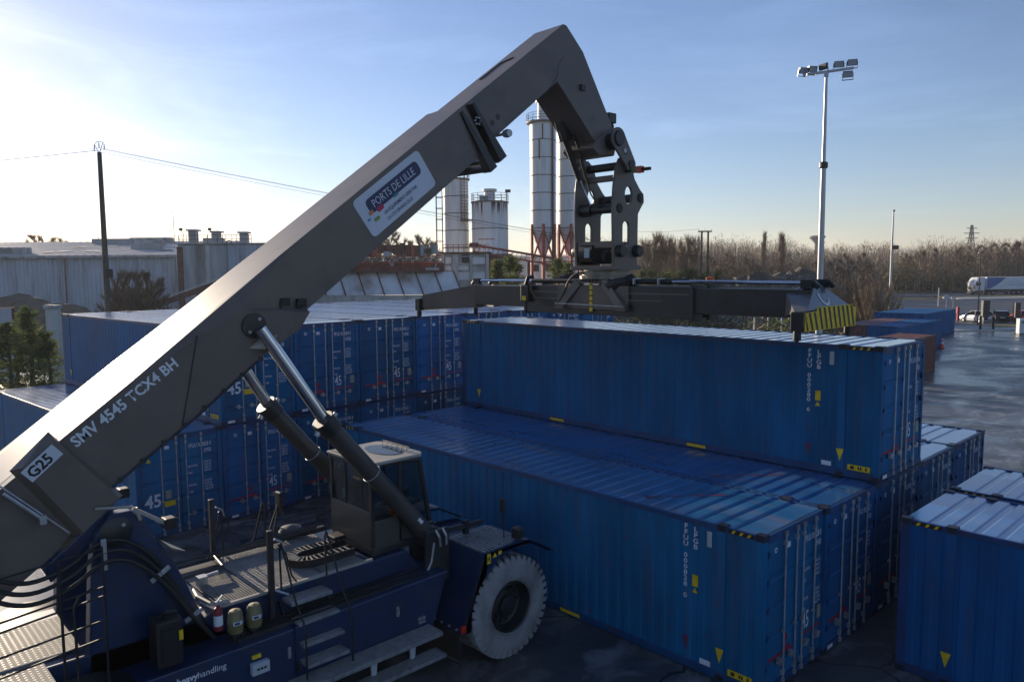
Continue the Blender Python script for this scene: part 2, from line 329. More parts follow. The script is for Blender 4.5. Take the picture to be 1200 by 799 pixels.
# ------------------------------------------------------------------ ground, yard, roads
def ground():
    b = mb(EARTH); n = 72; rings = [0, 40, 80, 112, 125, 140, 155, 170, 187, 230, 300, 420, 700, 1400, 4000]
    vs = [(CX, CY, -0.06)]
    for r in rings[1:]:
        for k in range(n):
            t = 2*math.pi*k/n; x = CX+r*math.cos(t); y = CY+r*math.sin(t); vs.append((x, y, gz(x, y)-0.06))
    fs = [(0, 1+k, 1+(k+1) % n) for k in range(n)]
    for i in range(len(rings)-2):
        for k in range(n): fs.append((1+i*n+k, 1+(i+1)*n+k, 1+(i+1)*n+(k+1) % n, 1+i*n+(k+1) % n))
    b.add(vs, fs); b.build('ground', kind='structure', smooth=True)
ground()
def strip(name, m, d0, d1, s0, s1, z0, z1=None, n=24, kerb=0.0):
    b = mb(m); vs = []; q = []
    for i in range(n+1):
        s = s0+(s1-s0)*i/n
        for d in (d0, d1):
            p = P(s, d); vs.append((p.x, p.y, gz(p.x, p.y)+z0))
            q.append((p.x, p.y, gz(p.x, p.y)-0.1))
    N = len(vs)
    fs = [(2*i, 2*i+2, 2*i+3, 2*i+1) for i in range(n)]
    if kerb:
        vs += q; fs += [(2*i, N+2*i, N+2*i+2, 2*i+2) for i in range(n)]+[(2*i+1, 2*i+3, N+2*i+3, N+2*i+1) for i in range(n)]
        fs += [(0, 1, N+1, N), (2*n, N+2*n, N+2*n+1, 2*n+1)]
    b.add(vs, fs); return b.build(name, kind='structure')
yard = mb(ASPH).add([(P(s, d).x, P(s, d).y, 0.0) for s, d in ((-70, -60), (90, -60), (90, 88.5), (-70, 88.5))], [(0, 1, 2, 3)]).build('yard', kind='structure')
strip('kerb', PAVE, 88.5, 88.85, 40, 120, 0.12, kerb=1)
strip('pavement', PAVE, 88.85, 92.5, 40, 120, 0.10, kerb=1)
strip('verge', GRASS, 92.5, 97.5, 60.0, 68.5, 0.115, n=8, kerb=1)
strip('kerb', PAVE, 92.5, 95.5, 40, 59.5, 0.105, n=8, kerb=1)
strip('car_park', ROADM, 92.5, 136, 25, 140, 0.0, n=40)
strip('kerb', PAVE, 150, 157, 89.0, 170, 0.13, kerb=1)
strip('verge', GRASS, 157, 163, 90.5, 170, 0.14, kerb=1)
strip('road', ROADM, 136, 149.5, 20, 190, 0.0, n=40)
strip('road', ROADM, 163.5, 190, 20, 190, 0.004, n=40)
strip('verge', GRASS, 191, 214, 60, 230, 0.10, n=30)

# ------------------------------------------------------------------ containers
L, WD, H = 13.716, 2.5, 2.896
def corr(x0, x1, dep, per, y, sgn):
    pts = []; x = x0; a = per*0.38; s_ = per*0.12
    while x < x1-1e-6:
        for dx, dy in ((0, 0), (a, 0), (a+s_, dep), (per-s_, dep)):
            if x+dx < x1: pts.append((x+dx, y+sgn*dy))
        x += per
    pts.append((x1, y)); return pts
IDS = ['000828 0', '000280 6', '000911 2', '000337 4', '000745 8', '000162 1', '000594 3', '000476 0', '000683 7', '000219 5']
def side_id(t): return textmesh('FFUU '+t[:6]+' '+t[7], 0.128, WHITE, 0.002, 1.3, stack=True)
def door_id(t): return textmesh('FFUU '+t, 0.17, WHITE, 0.002, 0.62)
def corrugated(poly, z0, z1, m):
    b = mb(m); n = len(poly)
    b.add([(x, y, z0) for x, y in poly]+[(x, y, z1) for x, y in poly], [(i, i+1, n+i+1, n+i) for i in range(n-1)]); return b
def make_container(alt=False):
    c = thing('shipping_container', 'x', 'shipping container', group='blue shipping containers stacked in the yard', local=True)
    zb, zt = 0.17, H-0.10
    for i, (y, sg) in enumerate(((0.012, 1), (WD-0.012, -1))):
        pl = corr(-L+0.16, -0.16, 0.008 if alt else 0.020, 0.285, y, sg)
        corrugated(pl, zb, zt, BLUE).build('side_wall', c, fix=False)
    b = mb(BLUE); pl = [(yy, xx) for xx, yy in corr(0.14, WD-0.14, 0.04, 0.25, -L+0.03, 1)]
    pl = [(p[0], p[1]) for p in pl]
    corrugated(pl, zb, zt, BLUE).build('end_wall', c, fix=False)
    # roof: ribs run across
    b = mb(ROOFB); prof = []; x = -L+0.42
    prof.append((-L+0.06, H-0.012))
    while x < -0.62:
        prof += [(x, H-0.012), (x+0.035, H-0.034), (x+0.125, H-0.034), (x+0.16, H-0.012)]; x += 0.36
    prof.append((-0.06, H-0.012)); n = len(prof)
    b.add([(p, 0.06, z) for p, z in prof]+[(p, WD-0.06, z) for p, z in prof], [(i, i+1, n+i+1, n+i) for i in range(n-1)])
    roof = b.build('roof', c, fix=False)
    st = mb(mat('faded_red', (0.17, 0.025, 0.07), .6, var=.3, scale=6)); 
    for k in range(4):
        a_, c_ = k*0.30, k*0.30+0.24; st.add([(-2.9+a_*.95, 0.5+a_*1.1, H-0.007), (-2.84+a_*.95, 0.48+a_*1.1, H-0.007), (-2.84+c_*.95, 0.48+c_*1.1, H-0.007), (-2.9+c_*.95, 0.5+c_*1.1, H-0.007)], [(0, 1, 2, 3)])
    st.build('red_streak', roof, fix=False)
    mb(DKBLUE).box(-L+0.1, -0.1, 0.08, WD-0.08, 0.10, 0.165).build('floor', c)
    for y in (0.0, WD-0.06): mb(DKBLUE).box(-L+0.1, -0.1, y, y+0.06, 0.02, 0.175).build('bottom_rail', c, bevel=0.006)
    for y in (0.004, WD-0.064): mb(DKBLUE).box(-L+0.1, -0.1, y, y+0.06, H-0.105, H-0.004).build('top_rail', c, bevel=0.006)
    for x in (-0.16, -L+0.004):
        for y in (0.006, WD-0.146): mb(DKBLUE if x < -1 else BLUE).box(x, x+0.155, y, y+0.14, 0.11, H-0.11).build('corner_post', c, bevel=0.008)
    for x in (-0.92, -L+0.76):
        for y in (0.002, WD-0.062): mb(BLUE).box(x, x+0.17, y, y+0.06, 0.178, H-0.107).build('middle_post', c, bevel=0.006)
    cm = mb(CAST).box(0, 0.178, 0, 0.162, 0, 0.118)
    cm.use(BLACK); cm.add([(0.05, -0.002, 0.03), (0.13, -0.002, 0.03), (0.13, -0.002, 0.09), (0.05, -0.002, 0.09)], [(0, 1, 2, 3)])
    cme = cm.mesh('corner_casting', False)
    for x in (-0.178, -L, -0.925, -L+0.755):
        for y in (-0.004, WD-0.158):
            for z in (0.0, H-0.118):
                o = link('corner_casting', cme, c); o.location = (x, y, z+ (0.012 if z > 1 else 0))
    for x0, sgn in ((-0.2, -1), (-L+0.2, 1)):
        for y, ny in ((0.0, -0.003), (WD, 0.003)):
            b = mb(BLACK); xa, xb = sorted((x0, x0+sgn*0.5)); b.box(xa, xb, min(y, y+ny)-0.001, max(y, y+ny)+0.001, H-0.09, H-0.02)
            b.use(YEL)
            for k in range(3):
                u = xa+0.06+k*0.15; yy = y+ny*1.9
                b.add([(u, yy, H-0.085), (u+0.05, yy, H-0.085), (u+0.09, yy, H-0.025), (u+0.04, yy, H-0.025)], [(0, 1, 2, 3)])
            b.build('hazard_stripe', c, fix=False)
    for sy in (0, 1):
        yy = (0.0, WD)[sy]; k = (-1, 1)[sy]
        def Y(e): return yy+k*e
        for x in (-0.835, -L+0.84):
            b = mb(YEL); b.add([(x-0.085, Y(0.004), 0.62), (x+0.085, Y(0.004), 0.62), (x, Y(0.004), 0.34)], [(0, 1, 2)]); b.build('height_mark', c, fix=False)
        b = mb(YEL); b.box(-0.66, -0.18, min(yy, Y(0.006)), max(yy, Y(0.006)), 0.19, 0.31); b.use(BLACK)
        for u_ in (-.60, -.44, -.39, -.28): b.box(u_, u_+.035 if u_ > -.5 else u_+.08, *sorted((Y(0.006), Y(0.008))), 0.215, 0.285)
        b.build('yellow_label', c)
        b = mb(WHITE); b.box(-1.24, -1.02, min(yy, Y(0.005)), max(yy, Y(0.005)), 0.20, 0.30); b.build('white_label', c)
        b = mb(MATS['faded_red'] if not sy else BLACK); b.add([(-1.63, Y(0.003), 0.62), (-1.50, Y(0.003), 0.62), (-1.53, Y(0.003), 0.34)], [(0, 1, 2)]); b.build('lift_mark', c, fix=False)
        for x in (-4.75, -9.6):
            b = mb(YEL); b.box(x, x+0.55, min(yy, Y(0.005)), max(yy, Y(0.005)), 0.05, 0.12); b.build('fork_mark', c)
        b = mb(CTRL); b.box(-1.12, -1.02, min(yy, Y(0.014)), max(yy, Y(0.014)), H-0.45, H-0.16); b.build('vent', c, bevel=0.006)
        b = mb(YEL); b.box(-1.42, -1.30, min(yy, Y(0.004)), max(yy, Y(0.004)), 1.62, 1.84); b.build('height_label', c)
        b = mb(YEL); b.add([(-1.42, Y(0.004), 1.50), (-1.30, Y(0.004), 1.50), (-1.36, Y(0.004), 1.60)], [(0, 1, 2)]); b.build('warning_label', c, fix=False)
        u = (1, 0, 0) if sy == 0 else (-1, 0, 0); nn = (0, -1, 0) if sy == 0 else (0, 1, 0)
        put_text(side_id(IDS[0]), 'side_lettering', c, (-1.57, Y(0.004), 2.68), u, nn)
        put_text(textmesh('LPGB', 0.128, WHITE, 0.002, 1.3, stack=True), 'size_code', c, (-1.36, Y(0.004), 2.66), u, nn)
    # door end
    mb(DKBLUE).box(-0.09, 0.0, 0.14, WD-0.14, H-0.16, H-0.012).build('door_header', c, bevel=0.006)
    mb(DKBLUE).box(-0.09, 0.012, 0.14, WD-0.14, 0.02, 0.16).build('door_sill', c, bevel=0.006)
    zs = [0.165, 0.60, 0.66, 1.10, 1.16, 1.60, 1.66, 2.10, 2.16, 2.60, H-0.165]
    for k, (y0, y1) in enumerate(((0.15, 1.242), (1.258, 2.35))):
        b = mb(BLUE); pr = []
        pr.append((-0.045, zs[0])); pr.append((-0.012, zs[0]))
        z = 0.42
        while z < H-0.4:
            pr += [(-0.012, z), (-0.036, z+0.03), (-0.036, z+0.12), (-0.012, z+0.15)]; z += 0.53
        pr += [(-0.012, H-0.165), (-0.045, H-0.165)]
        n = len(pr)
        b.add([(x, y0, z) for x, z in pr]+[(x, y1, z) for x, z in pr], [(i, i+1, n+i+1, n+i) for i in range(n-1)]+[tuple(range(n)), tuple(range(2*n-1, n-1, -1))])
        b.use(BLACK).box(-0.05, -0.004, y0-0.013, y0-0.001, 0.165, H-0.165).box(-0.05, -0.004, y1+0.001, y1+0.013, 0.165, H-0.165)
        d = b.build('door', c, fix=False)
        for y in ((0.70, 1.13) if k == 0 else (1.40, 1.86)):
            r = mb(ROD).tube([(0.034, y, 0.10), (0.034, y, H-0.09)], 0.017, 8)
            r.box(-0.005, 0.05, y-0.035, y+0.035, H-0.30, H-0.22).box(-0.005, 0.05, y-0.035, y+0.035, 0.20, 0.30).box(-0.005, 0.05, y-0.03, y+0.03, 1.0, 1.05)
            r.box(0.013, 0.06, y-0.03, y+0.03, 0.06, 0.15).box(0.013, 0.06, y-0.03, y+0.03, H-0.13, H-0.05)
            r.build('lock_rod', d)
            h = mb(ROD); s_ = -1 if (y < 1 or 1.2 < y < 1.5) else 1
            h.beam((0.055, y, 0.50), (0.055, y-0.27*(-1 if k else 1)*(1 if s_ else 1), 0.53), 0.012, 0.03).box(0.0, 0.07, y-0.20 if not k else y+0.12, y-0.12 if not k else y+0.20, 0.46, 0.58)
            h.build('door_handle', d)
        b = mb(DKBLUE); yh = 0.145 if k == 0 else WD-0.145
        for z in (0.45, 1.0, 1.5, 2.0, 2.5): b.box(-0.01, 0.022, yh-0.03, yh+0.03, z, z+0.09)
        ob = b.build('hinge', d); ob['kind'] = 'stuff'
    dl, dr = [o for o in kids(c) if o.name.startswith('door') and len(o.name.split('_')) == 1]
    t = 0.003; X = -0.010
    b = mb(WHITE); b.lathe([(0.05, X), (0.028, X+0.001)], (0, 0.42, 2.56), 14, 'x').build('white_ring', dl, fix=False)
    mb(WHITE).box(-0.011, X+t, 0.82, 0.95, 2.50, 2.60).build('white_label', dl)
    if alt:
        put_text(textmesh('45', 0.50, WHITE, 0.012, 0.92), 'size_number', dl, (X+t, 0.22, 0.92))
        b = mb(YEL); b.box(-0.011, X+t, 0.76, 1.07, 0.86, 1.02); b.build('yellow_label', dl)
        b = mb(BEIGE); b.box(-0.011, X+t, 0.80, 0.96, 1.08, 1.32); b.build('data_plate', dl)
        b = mb(YEL); b.add([(X+t, 0.30, 2.2), (X+t, 0.44, 2.2), (X+t, 0.37, 2.32)], [(0, 1, 2)]); b.build('warning_label', dl, fix=False)
    else:
        put_text(textmesh('45', 0.46, WHITE, 0.004, 0.60), 'size_number', dr, (X+t, 1.48, 0.76))
        b = mb(BEIGE); b.box(-0.011, X+t, 2.10, 2.26, 0.78, 1.04); b.build('data_plate', dr)
        b = mb(REDP); b.box(-0.011, X+t, 0.22, 1.08, 0.575, 0.625); b.box(-0.011, X+t+0.001, 0.72, 1.02, 0.64, 0.69)
        b.box(-0.011, X+t, 0.78, 0.93, 0.80, 0.86).box(-0.011, X+t, 0.825, 0.885, 0.76, 0.93); b.build('red_print', dl)
        b = mb(REDP); b.box(-0.011, X+t, 1.46, 2.24, 0.64, 0.68); b.build('red_print', dr)
    mb(WHITE).box(0.0125, 0.015, 0.20, 0.42, 0.06, 0.13).build('white_label', dl)
    put_text(door_id(IDS[0]), 'door_lettering', dr, (X+t, 1.50, 2.42))
    put_text(textmesh('LPGB', 0.15, WHITE, 0.002, 0.62), 'size_code', dr, (X+t, 1.95, 2.24))
    for z, ss in ((1.86, ('MAX.GROSS', 'TARE')), (1.30, ('PAYLOAD', 'CUBE'))):
        for j, s in enumerate(ss):
            put_text(textmesh(s, 0.085, WHITE, 0.001, 0.62), 'weight_print', dr, (X+t, 1.46, z-j*0.20))
    for z, s in ((1.92, '34.000 KG\n74.960 LB\n 4.850 KG\n10.690 LB'), (1.36, '29.150 KG\n64.270 LB\n 89.1 CU.M\n3146 CU.FT')):
        put_text(textmesh(s, 0.085, WHITE, 0.001, 0.62), 'weight_print', dr, (X+t, 1.93, z))
    return c
cA = make_container()
cB = make_container(True)
def swap(i): return {'side_lettering': side_id(IDS[i % 10]), 'door_lettering': door_id(IDS[i % 10])}
first = {}
def container(x, y, z, label, i, rz=0.0, proto=None):
    p = proto or cA
    if p.name not in first:
        first[p.name] = 1; KIDS[p.name] = [(c, kids(c)) for c in kids(p)]
        p.location = (x, y, z); p.rotation_euler = (0, 0, rz); p['label'] = label; q = p
    else: q = copy_thing(p, (x, y, z), rz, label, swap(i))
    rr = random.Random(i*13+int(z*7)+int(y*5)); g = rr.uniform(.80, 1.18)*(.62 if i in (6, 7, 8) and y > -1 and z < 1 else 1); cl = (g*rr.uniform(.9, 1.6), g*rr.uniform(.9, 1.1), g*rr.uniform(.92, 1.05), 1)  # some ground containers tinted darker: shade on their doors put into the colour
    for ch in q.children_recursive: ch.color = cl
    return q
container(-0.06, -4.70, 0, 'blue ground container nearest the camera in the row, beside the large dusty tyre', 0)
container(0, -2.5+0.03, 0, 'blue ground container right behind the one beside the tyre, its roof bare', 5)
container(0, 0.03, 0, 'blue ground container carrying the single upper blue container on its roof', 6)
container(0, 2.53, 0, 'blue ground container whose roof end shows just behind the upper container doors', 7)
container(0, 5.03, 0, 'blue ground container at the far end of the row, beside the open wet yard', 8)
container(0.0, 0.0, H, 'blue container sitting alone on top of the row under the lifting frame', 1)
container(1.14+L, -1.95, 0, 'blue container across the aisle with a yellow triangle, cut by the picture edge', 3)
container(1.14+L, 0.74, 0, 'blue container across the aisle of which only the roof is seen', 4)
al = R(4.0); ux = Vector((math.cos(al), math.sin(al))); uy = Vector((-math.sin(al), math.cos(al))); oL = Vector((-15.8, -9.95))
ordn = ['first', 'second', 'third', 'fourth', 'fifth', 'sixth', 'seventh', 'eighth', 'ninth']
for k in range(9):
    q = oL+uy*2.52*k
    if k == 0:
        container(q.x, q.y, 0, 'single-height blue container behind the boom foot, a bold 45 on its door', 2, al, cB)
    else:
        container(q.x, q.y, 0, f'bottom container of the {ordn[k-1]} two-high stack from the boom, behind the crane', 2+k, al)
for k in range(1, 9):
    q = oL+uy*2.52*k
    container(q.x, q.y, H, f'top container of the {ordn[k-1]} two-high stack from the boom, behind the crane', 4+k, al, cB if k == 1 else None)
# plainer far containers: body, roof, ends
def far_container(x, y, ln, m, mr, label, hh=2.6, rz=0.0, group='containers standing at the far side of the yard'):
    c = thing('shipping_container', label, 'shipping container', (x, y, 0), rz, group, local=True)
    for yy, sg in ((0.0, 1), (2.44, -1)):
        corrugated(corr(0.1, ln-0.1, 0.036, 0.28, yy, sg), 0.15, hh-0.06, m).build('side_wall', c, fix=False)
    for xx in (0.02, ln-0.02):
        pl = [(b_, a_) for a_, b_ in corr(0.1, 2.34, 0.036, 0.28, xx, 1 if xx < 1 else -1)]
        corrugated(pl, 0.15, hh-0.06, m).build('end_wall', c, fix=False)
    b = mb(mr); prof = []; x_ = 0.1
    while x_ < ln-0.2: prof += [(x_, hh), (x_+0.04, hh-0.02), (x_+0.12, hh-0.02), (x_+0.16, hh)]; x_ += 0.34
    n = len(prof); b.add([(p, 0.04, z) for p, z in prof]+[(p, 2.40, z) for p, z in prof], [(i, i+1, n+i+1, n+i) for i in range(n-1)]); b.build('roof', c, fix=False)
    for xx in (0, ln-0.14):
        for yy in (-0.01, 2.32): mb(m).box(xx, xx+0.14, yy, yy+0.13, 0, hh+0.01).build('corner_post', c)
    for yy in (-0.005, 2.385): mb(m).box(0.14, ln-0.14, yy, yy+0.06, hh-0.1, hh+0.008).build('top_rail', c); mb(m).box(0.14, ln-0.14, yy, yy+0.06, 0.03, 0.16).build('bottom_rail', c)
    return c
q90 = R(90)
far_container(-17.2, 49.2, 6.06, BLUE, BLUE, 'short blue far container just behind the rust brown one, beside the wet yard', rz=R(92.5))
far_container(-17.5, 55.5, 6.06, BLUE, BLUE, 'short blue far container whose far end stands next to the traffic cone', rz=R(92.5))
far_container(-19.75, 49.1, 12.19, MAROON, MAROON, 'long faded maroon container left of the two short blue ones', rz=R(92.5))
far_container(-22.0, 69.8, 12.19, BLUE, BLUE, 'long blue container furthest back at the right edge, nearest the gate', rz=R(93))
far_container(-24.5, 69.6, 12.19, BLUE, BLUE, 'long blue container furthest back, left of its twin near the gate', rz=R(93))
far_container(-12.4, 37.6, 6.06, RUSTC, RUSTC, 'rust brown container just behind the doors of the upper blue container', rz=R(92))

# ------------------------------------------------------------------ the reach stacker
XC = -6.25
rs = thing('reach_stacker', 'navy and anthracite reach stacker with its long boom raised over the containers', 'reach stacker', (XC, -10.0, 0))
def mir(x, s): return XC+s*x
bd = Vector((0, 0.802, 0.597)); bn = Vector((0, -0.597, 0.802))      # along the boom, and square to it upwards
# boom, fixed section
bo = mb(GREY)
bo.prism([(-16.6, 3.2), (-6.56, 10.70), (-5.94, 9.90), (-9.74, 7.06), (-11.0, 6.14), (-13.3, 4.47), (-14.1, 3.68), (-16.6, 1.9)], 'x', XC-0.6, XC+0.6)
boom = bo.build('boom', rs, bevel=0.012)
bp_ = mb(GREY)
for s in (1, -1):
    q = lambda x, y, z: (mir(x, s), y, z)
    vs = [q(.765, -16.6, 3.19), q(.765, -13.02, 5.868), q(.602, -10.40, 7.828), q(.765, -11.31, 6.87), q(.745, -10.12, 6.77), q(.745, -10.3, 6.50), q(.765, -11.07, 6.05), q(.765, -12.07, 5.27), q(.765, -13.33, 4.43), q(.765, -14.1, 3.62), q(.765, -16.6, 1.85),
          q(.59, -10.12, 6.86), q(.59, -10.3, 6.50), q(.59, -11.07, 6.05), q(.59, -12.07, 5.27), q(.59, -13.33, 4.43), q(.59, -14.1, 3.62), q(.59, -16.6, 1.85), q(.58, -16.6, 3.195), q(.58, -10.40, 7.832), q(.58, -13.02, 5.873)]
    fs = [(0, 1, 3, 6, 7, 8, 9, 10), (1, 2, 3), (3, 4, 5, 6), (2, 11, 3), (3, 11, 4), (4, 11, 12, 5), (5, 12, 13, 6), (6, 13, 14, 7), (7, 14, 15, 8), (8, 15, 16, 9), (9, 16, 17, 10), (0, 18, 20, 1), (1, 20, 19, 2)]
    bp_.add(vs, fs)
bp_.build('boom_foot_plate', boom, bevel=0)
for s in (1, -1):
    b = mb(DGREY)
    for k in range(9):                                                       # edge studs with a pipe along the lower edge
        p = Vector((mir(.78, s), -13.2+k*0.31, 4.49+k*0.222)); b.box(p.x-.02, p.x+.02, p.y-.03, p.y+.03, p.z-.02, p.z+.05)
    b.tube([(mir(.79, s), -13.35, 4.40), (mir(.79, s), -12.07, 5.28), (mir(.79, s), -11.1, 6.02)], 0.018, 6)
    b.build('pipe', boom)
    b = mb(DGREY).beam((mir(.766, s), -12.02, 6.50), (mir(.766, s), -12.30, 5.15), .012, .03, (1, 0, 0)); b.build('weld_seam', boom)
    b = mb(DGREY); b.lathe([(0, s*0.80), (.20, s*0.80), (.20, s*0.74), (.27, s*0.74), (.27, s*0.6)], (XC, -11.12, 6.60), 28, 'x'); pin = b.build('lift_pin', boom, smooth=True)
    b = mb(ROD)
    for a in (0.9, 4.0): b.lathe([(0, s*0.825), (.028, s*0.82), (.028, s*0.79)], (XC, -11.12+.13*math.cos(a), 6.60+.13*math.sin(a)), 8, 'x')
    b.build('bolt', pin)
    b = mb(CREAM); b.add([(mir(.77, s), -11.22, 6.24), (mir(.98, s), -10.92, 6.22), (mir(.96, s), -10.82, 6.45), (mir(.77, s), -11.0, 6.40)], [(0, 1, 2, 3)]); b.build('guard_plate', boom, fix=False)
    for y, z in ((-10.52, 6.95), (-10.22, 6.93)):
        b = mb(BLACK); b.box(*sorted((mir(.6, s), mir(.70, s))), y-.08, y+.08, z-.06, z+.07); b.box(*sorted((mir(.66, s), mir(.69, s))), y-.1, y-.06, z-.1, z+.03); b.build('work_lamp', boom, bevel=.01)
# raised cover with the fleet number
b = mb(DKBLUE if False else MBLUE)
for s in (1,):
    o_ = [(-14.41, 4.93), (-14.01, 5.24), (-13.27, 4.29), (-13.74, 3.90)]
    i_ = [(-14.52, 4.88), (-14.05, 5.33), (-13.17, 4.27), (-13.78, 3.76)]
    vs = [(mir(.92, s), y, z) for y, z in o_]+[(mir(.75, s), y, z) for y, z in i_]
    b = mb(GREY); b.add(vs, [(0, 1, 2, 3), (0, 4, 5, 1), (1, 5, 6, 2), (2, 6, 7, 3), (3, 7, 4, 0)])
cov = b.build('side_cover', boom)
b = mb(SIGNW); c0 = Vector((mir(.926, 1), -14.30, 4.72))
uu = Vector((0, 0.763, 0.646)); vv = Vector((0, -0.646, 0.763))
b.add([c0, c0+uu*0.49, c0+uu*0.49+vv*0.20, c0+vv*0.20], [(0, 1, 2, 3)]); b.build('number_plate', cov, fix=False)
put_text(textmesh('G25', 0.20, BLACK, 0.006, 0.98), 'lettering', cov, c0+uu*0.035+vv*0.03+Vector((.004, 0, 0)), uu)
t0 = Vector((mir(.770, 1), -13.73, 5.06)); t1 = Vector((mir(.770, 1), -12.20, 6.15))
put_text(textmesh('SMV 4545 TCX4 BH', 0.222, WHITE, 0.006, 0.93), 'lettering', boom, t0, (t1-t0))
# slack-rope tube on the boom flank
b = mb(ROD); b.tube([(mir(.83, 1), -14.78, 4.86), (mir(.85, 1), -13.90, 3.92)], 0.013, 6); b.tube([(mir(.86, 1), -14.62, 4.62), (mir(.87, 1), -14.22, 4.2)], 0.024, 6); b.box(mir(.8, 1), mir(.9, 1), -14.24, -14.16, 4.12, 4.24)
b.build('grease_pipe', boom)
b = mb(MBLUE); b.prism([(-14.25, 3.5), (-13.35, 4.18), (-13.30, 4.0), (-14.15, 3.28)], 'x', mir(.62, 1), mir(.86, 1)); b.build('hinge_block', boom, bevel=.02)
b = mb(YEL); b.box(mir(.78, 1), mir(.84, 1), -14.95, -14.72, 3.74, 3.92); b.build('yellow_block', boom)
# sign on the boom
def rrect(w, h, r, n=5):
    pts = []
    for cx, cy, a0 in ((w-r, h-r, 0), (r, h-r, 90), (r, r, 180), (w-r, r, 270)):
        for k in range(n+1): a = R(a0+90*k/n); pts.append((cx+r*math.cos(a), cy+r*math.sin(a)))
    return pts
so_ = Vector((mir(.604, 1), -8.72, 8.04)); su = Vector((0, 0.805, 0.593)); sv = Vector((0, -0.593, 0.805))
def flat(m, pts, e=0.0): return mb(m).add([so_+su*x+sv*y+Vector((e, 0, 0)) for x, y in pts], [tuple(range(len(pts)))])
sg = flat(SIGNW, rrect(1.80, 0.76, 0.09)).build('boom_sign', boom, fix=False)
flat(PILL, [(x+0.22, y+0.36) for x, y in rrect(1.42, 0.27, 0.09)], .003).build('sign_panel', sg, fix=False)
for m_, x, y, w, h in ((PINK, 0.36, 0.31, 0.17, 0.095), (LIME, 0.20, 0.21, 0.14, 0.065), (SORANGE, 0.17, 0.36, 0.12, 0.07), (SKYB, 0.07, 0.30, 0.09, 0.035), (TEAL, 0.80, 0.335, 0.14, 0.055)):
    flat(m_, [(px+x, py+y) for px, py in rrect(w, h, h*0.4, 3)], .0045).build('sign_fleck', sg, fix=False)
put_text(textmesh('PORTS DE LILLE', 0.205, SIGNW, 0.0, 0.80), 'lettering', sg, so_+su*0.34+sv*0.425+Vector((.006, 0, 0)), su)
put_text(textmesh('UN ÉQUIPEMENT GÉRÉ PAR', 0.092, PILL, 0.001, 0.80), 'lettering', sg, so_+su*0.46+sv*0.20+Vector((.004, 0, 0)), su)
put_text(textmesh('LA CCI GRAND LILLE', 0.092, PILL, 0.001, 0.80), 'lettering', sg, so_+su*0.46+sv*0.08+Vector((.004, 0, 0)), su)
# collar at the end of the fixed section
for off, ex in ((-0.18, 0.02), (0.17, 0.03)):
    b = mb(DGREY)
    for s in (1, -1):
        top = Vector((0, -6.50, 10.66))+bd*off; bot = Vector((0, -5.88, 9.80))+bd*off-bn*0.22*(1 if off > 0 else 1.15)
        w0, w1 = 0.035, 0.11
        vs = []
        for x in (.47 if off > 0 else .60, .62+ex): 
            vs += [(mir(x, s), *(top-bd*w0).yz), (mir(x, s), *(top+bd*w0).yz)]
        x2 = .70+ex
        vs += [(mir(.47, s), *(bot-bd*w1).yz), (mir(.47, s), *(bot+bd*w1).yz), (mir(x2, s), *(bot-bd*w1).yz), (mir(x2, s), *(bot+bd*w1).yz)]
        b.add(vs, [(0, 1, 3, 2), (4, 6, 7, 5), (2, 3, 7, 6), (0, 2, 6, 4), (1, 5, 7, 3), (0, 4, 5, 1)])
    tp = [Vector((0, -6.50, 10.66))+bd*off+bn*.02, ]
    b.beam((XC-.66, *(Vector((0, -5.88, 9.80))+bd*off-bn*0.19).yz), (XC+.66, *(Vector((0, -5.88, 9.80))+bd*off-bn*0.19).yz), 0.22, 0.10, bn)
    b.build('boom_collar', boom, bevel=0.012)
b = mb(ROD)
for s in (1, -1):
    for k in range(6):
        a = k*math.pi/3; c_ = Vector((mir(.64, s), -6.25, 10.42))
        b.box(c_.x-.03, c_.x+.03, c_.y+.07*math.cos(a)-.014, c_.y+.07*math.cos(a)+.014, c_.z+.07*math.sin(a)-.014, c_.z+.07*math.sin(a)+.014)
b.build('bolt', boom)
# sliding section with the bent head
hp = [(-9.0, 8.83), (-3.52, 12.905), (-3.42, 12.90), (-2.86, 12.43), (-1.82, 10.92), (-1.80, 10.83), (-2.40, 10.42), (-3.72, 11.62), (-5.41, 10.34), (-9.0, 7.66)]
bi = mb(GREY).prism(hp, 'x', XC-0.46, XC+0.46).build('boom_extension', rs, bevel=0.015)
b = mb(DGREY)
for s in (1, -1):
    for y, z in ((-5.69, 10.48), (-5.53, 10.62)): b.lathe([(0, s*.466), (.062, s*.466), (.062, s*.45)], (XC, y, z), 16, 'x')
b.build('grease_port', bi)
b = mb(DGREY)
for s in (1, -1):
    b.tube([(mir(.463, s), -4.0, 11.42), (mir(.463, s), -3.72, 11.75), (mir(.463, s), -3.70, 12.0), (mir(.463, s), -3.5, 12.2)], .007, 4)
    b.box(*sorted((mir(.46, s), mir(.52, s))), -2.98, -2.84, 11.55, 11.68)
b.build('weld_seam', bi)
b = mb(DGREY)
q0 = Vector((XC-.25, -5.4, 11.51)); 
b.beam(q0+bn*.01, q0+bn*.01+bd*0.75, 0.02, 0.02, bn); b.beam(q0+bn*.01+bd*.75, q0+bn*.01+bd*.9+Vector((.3, 0, 0)), 0.02, 0.02, bn); b.build('seam_strip', bi)
b = mb(ROD); b.tube([(XC+.3, -5.55, 10.24), (XC+.62, -5.43, 10.27)], .03, 8); b.lathe([(0, .52), (.075, .52), (.09, .60), (.075, .68), (0, .68)], (XC, -5.40, 10.28), 14, 'x'); b.build('guide_roller', bi, smooth=True)
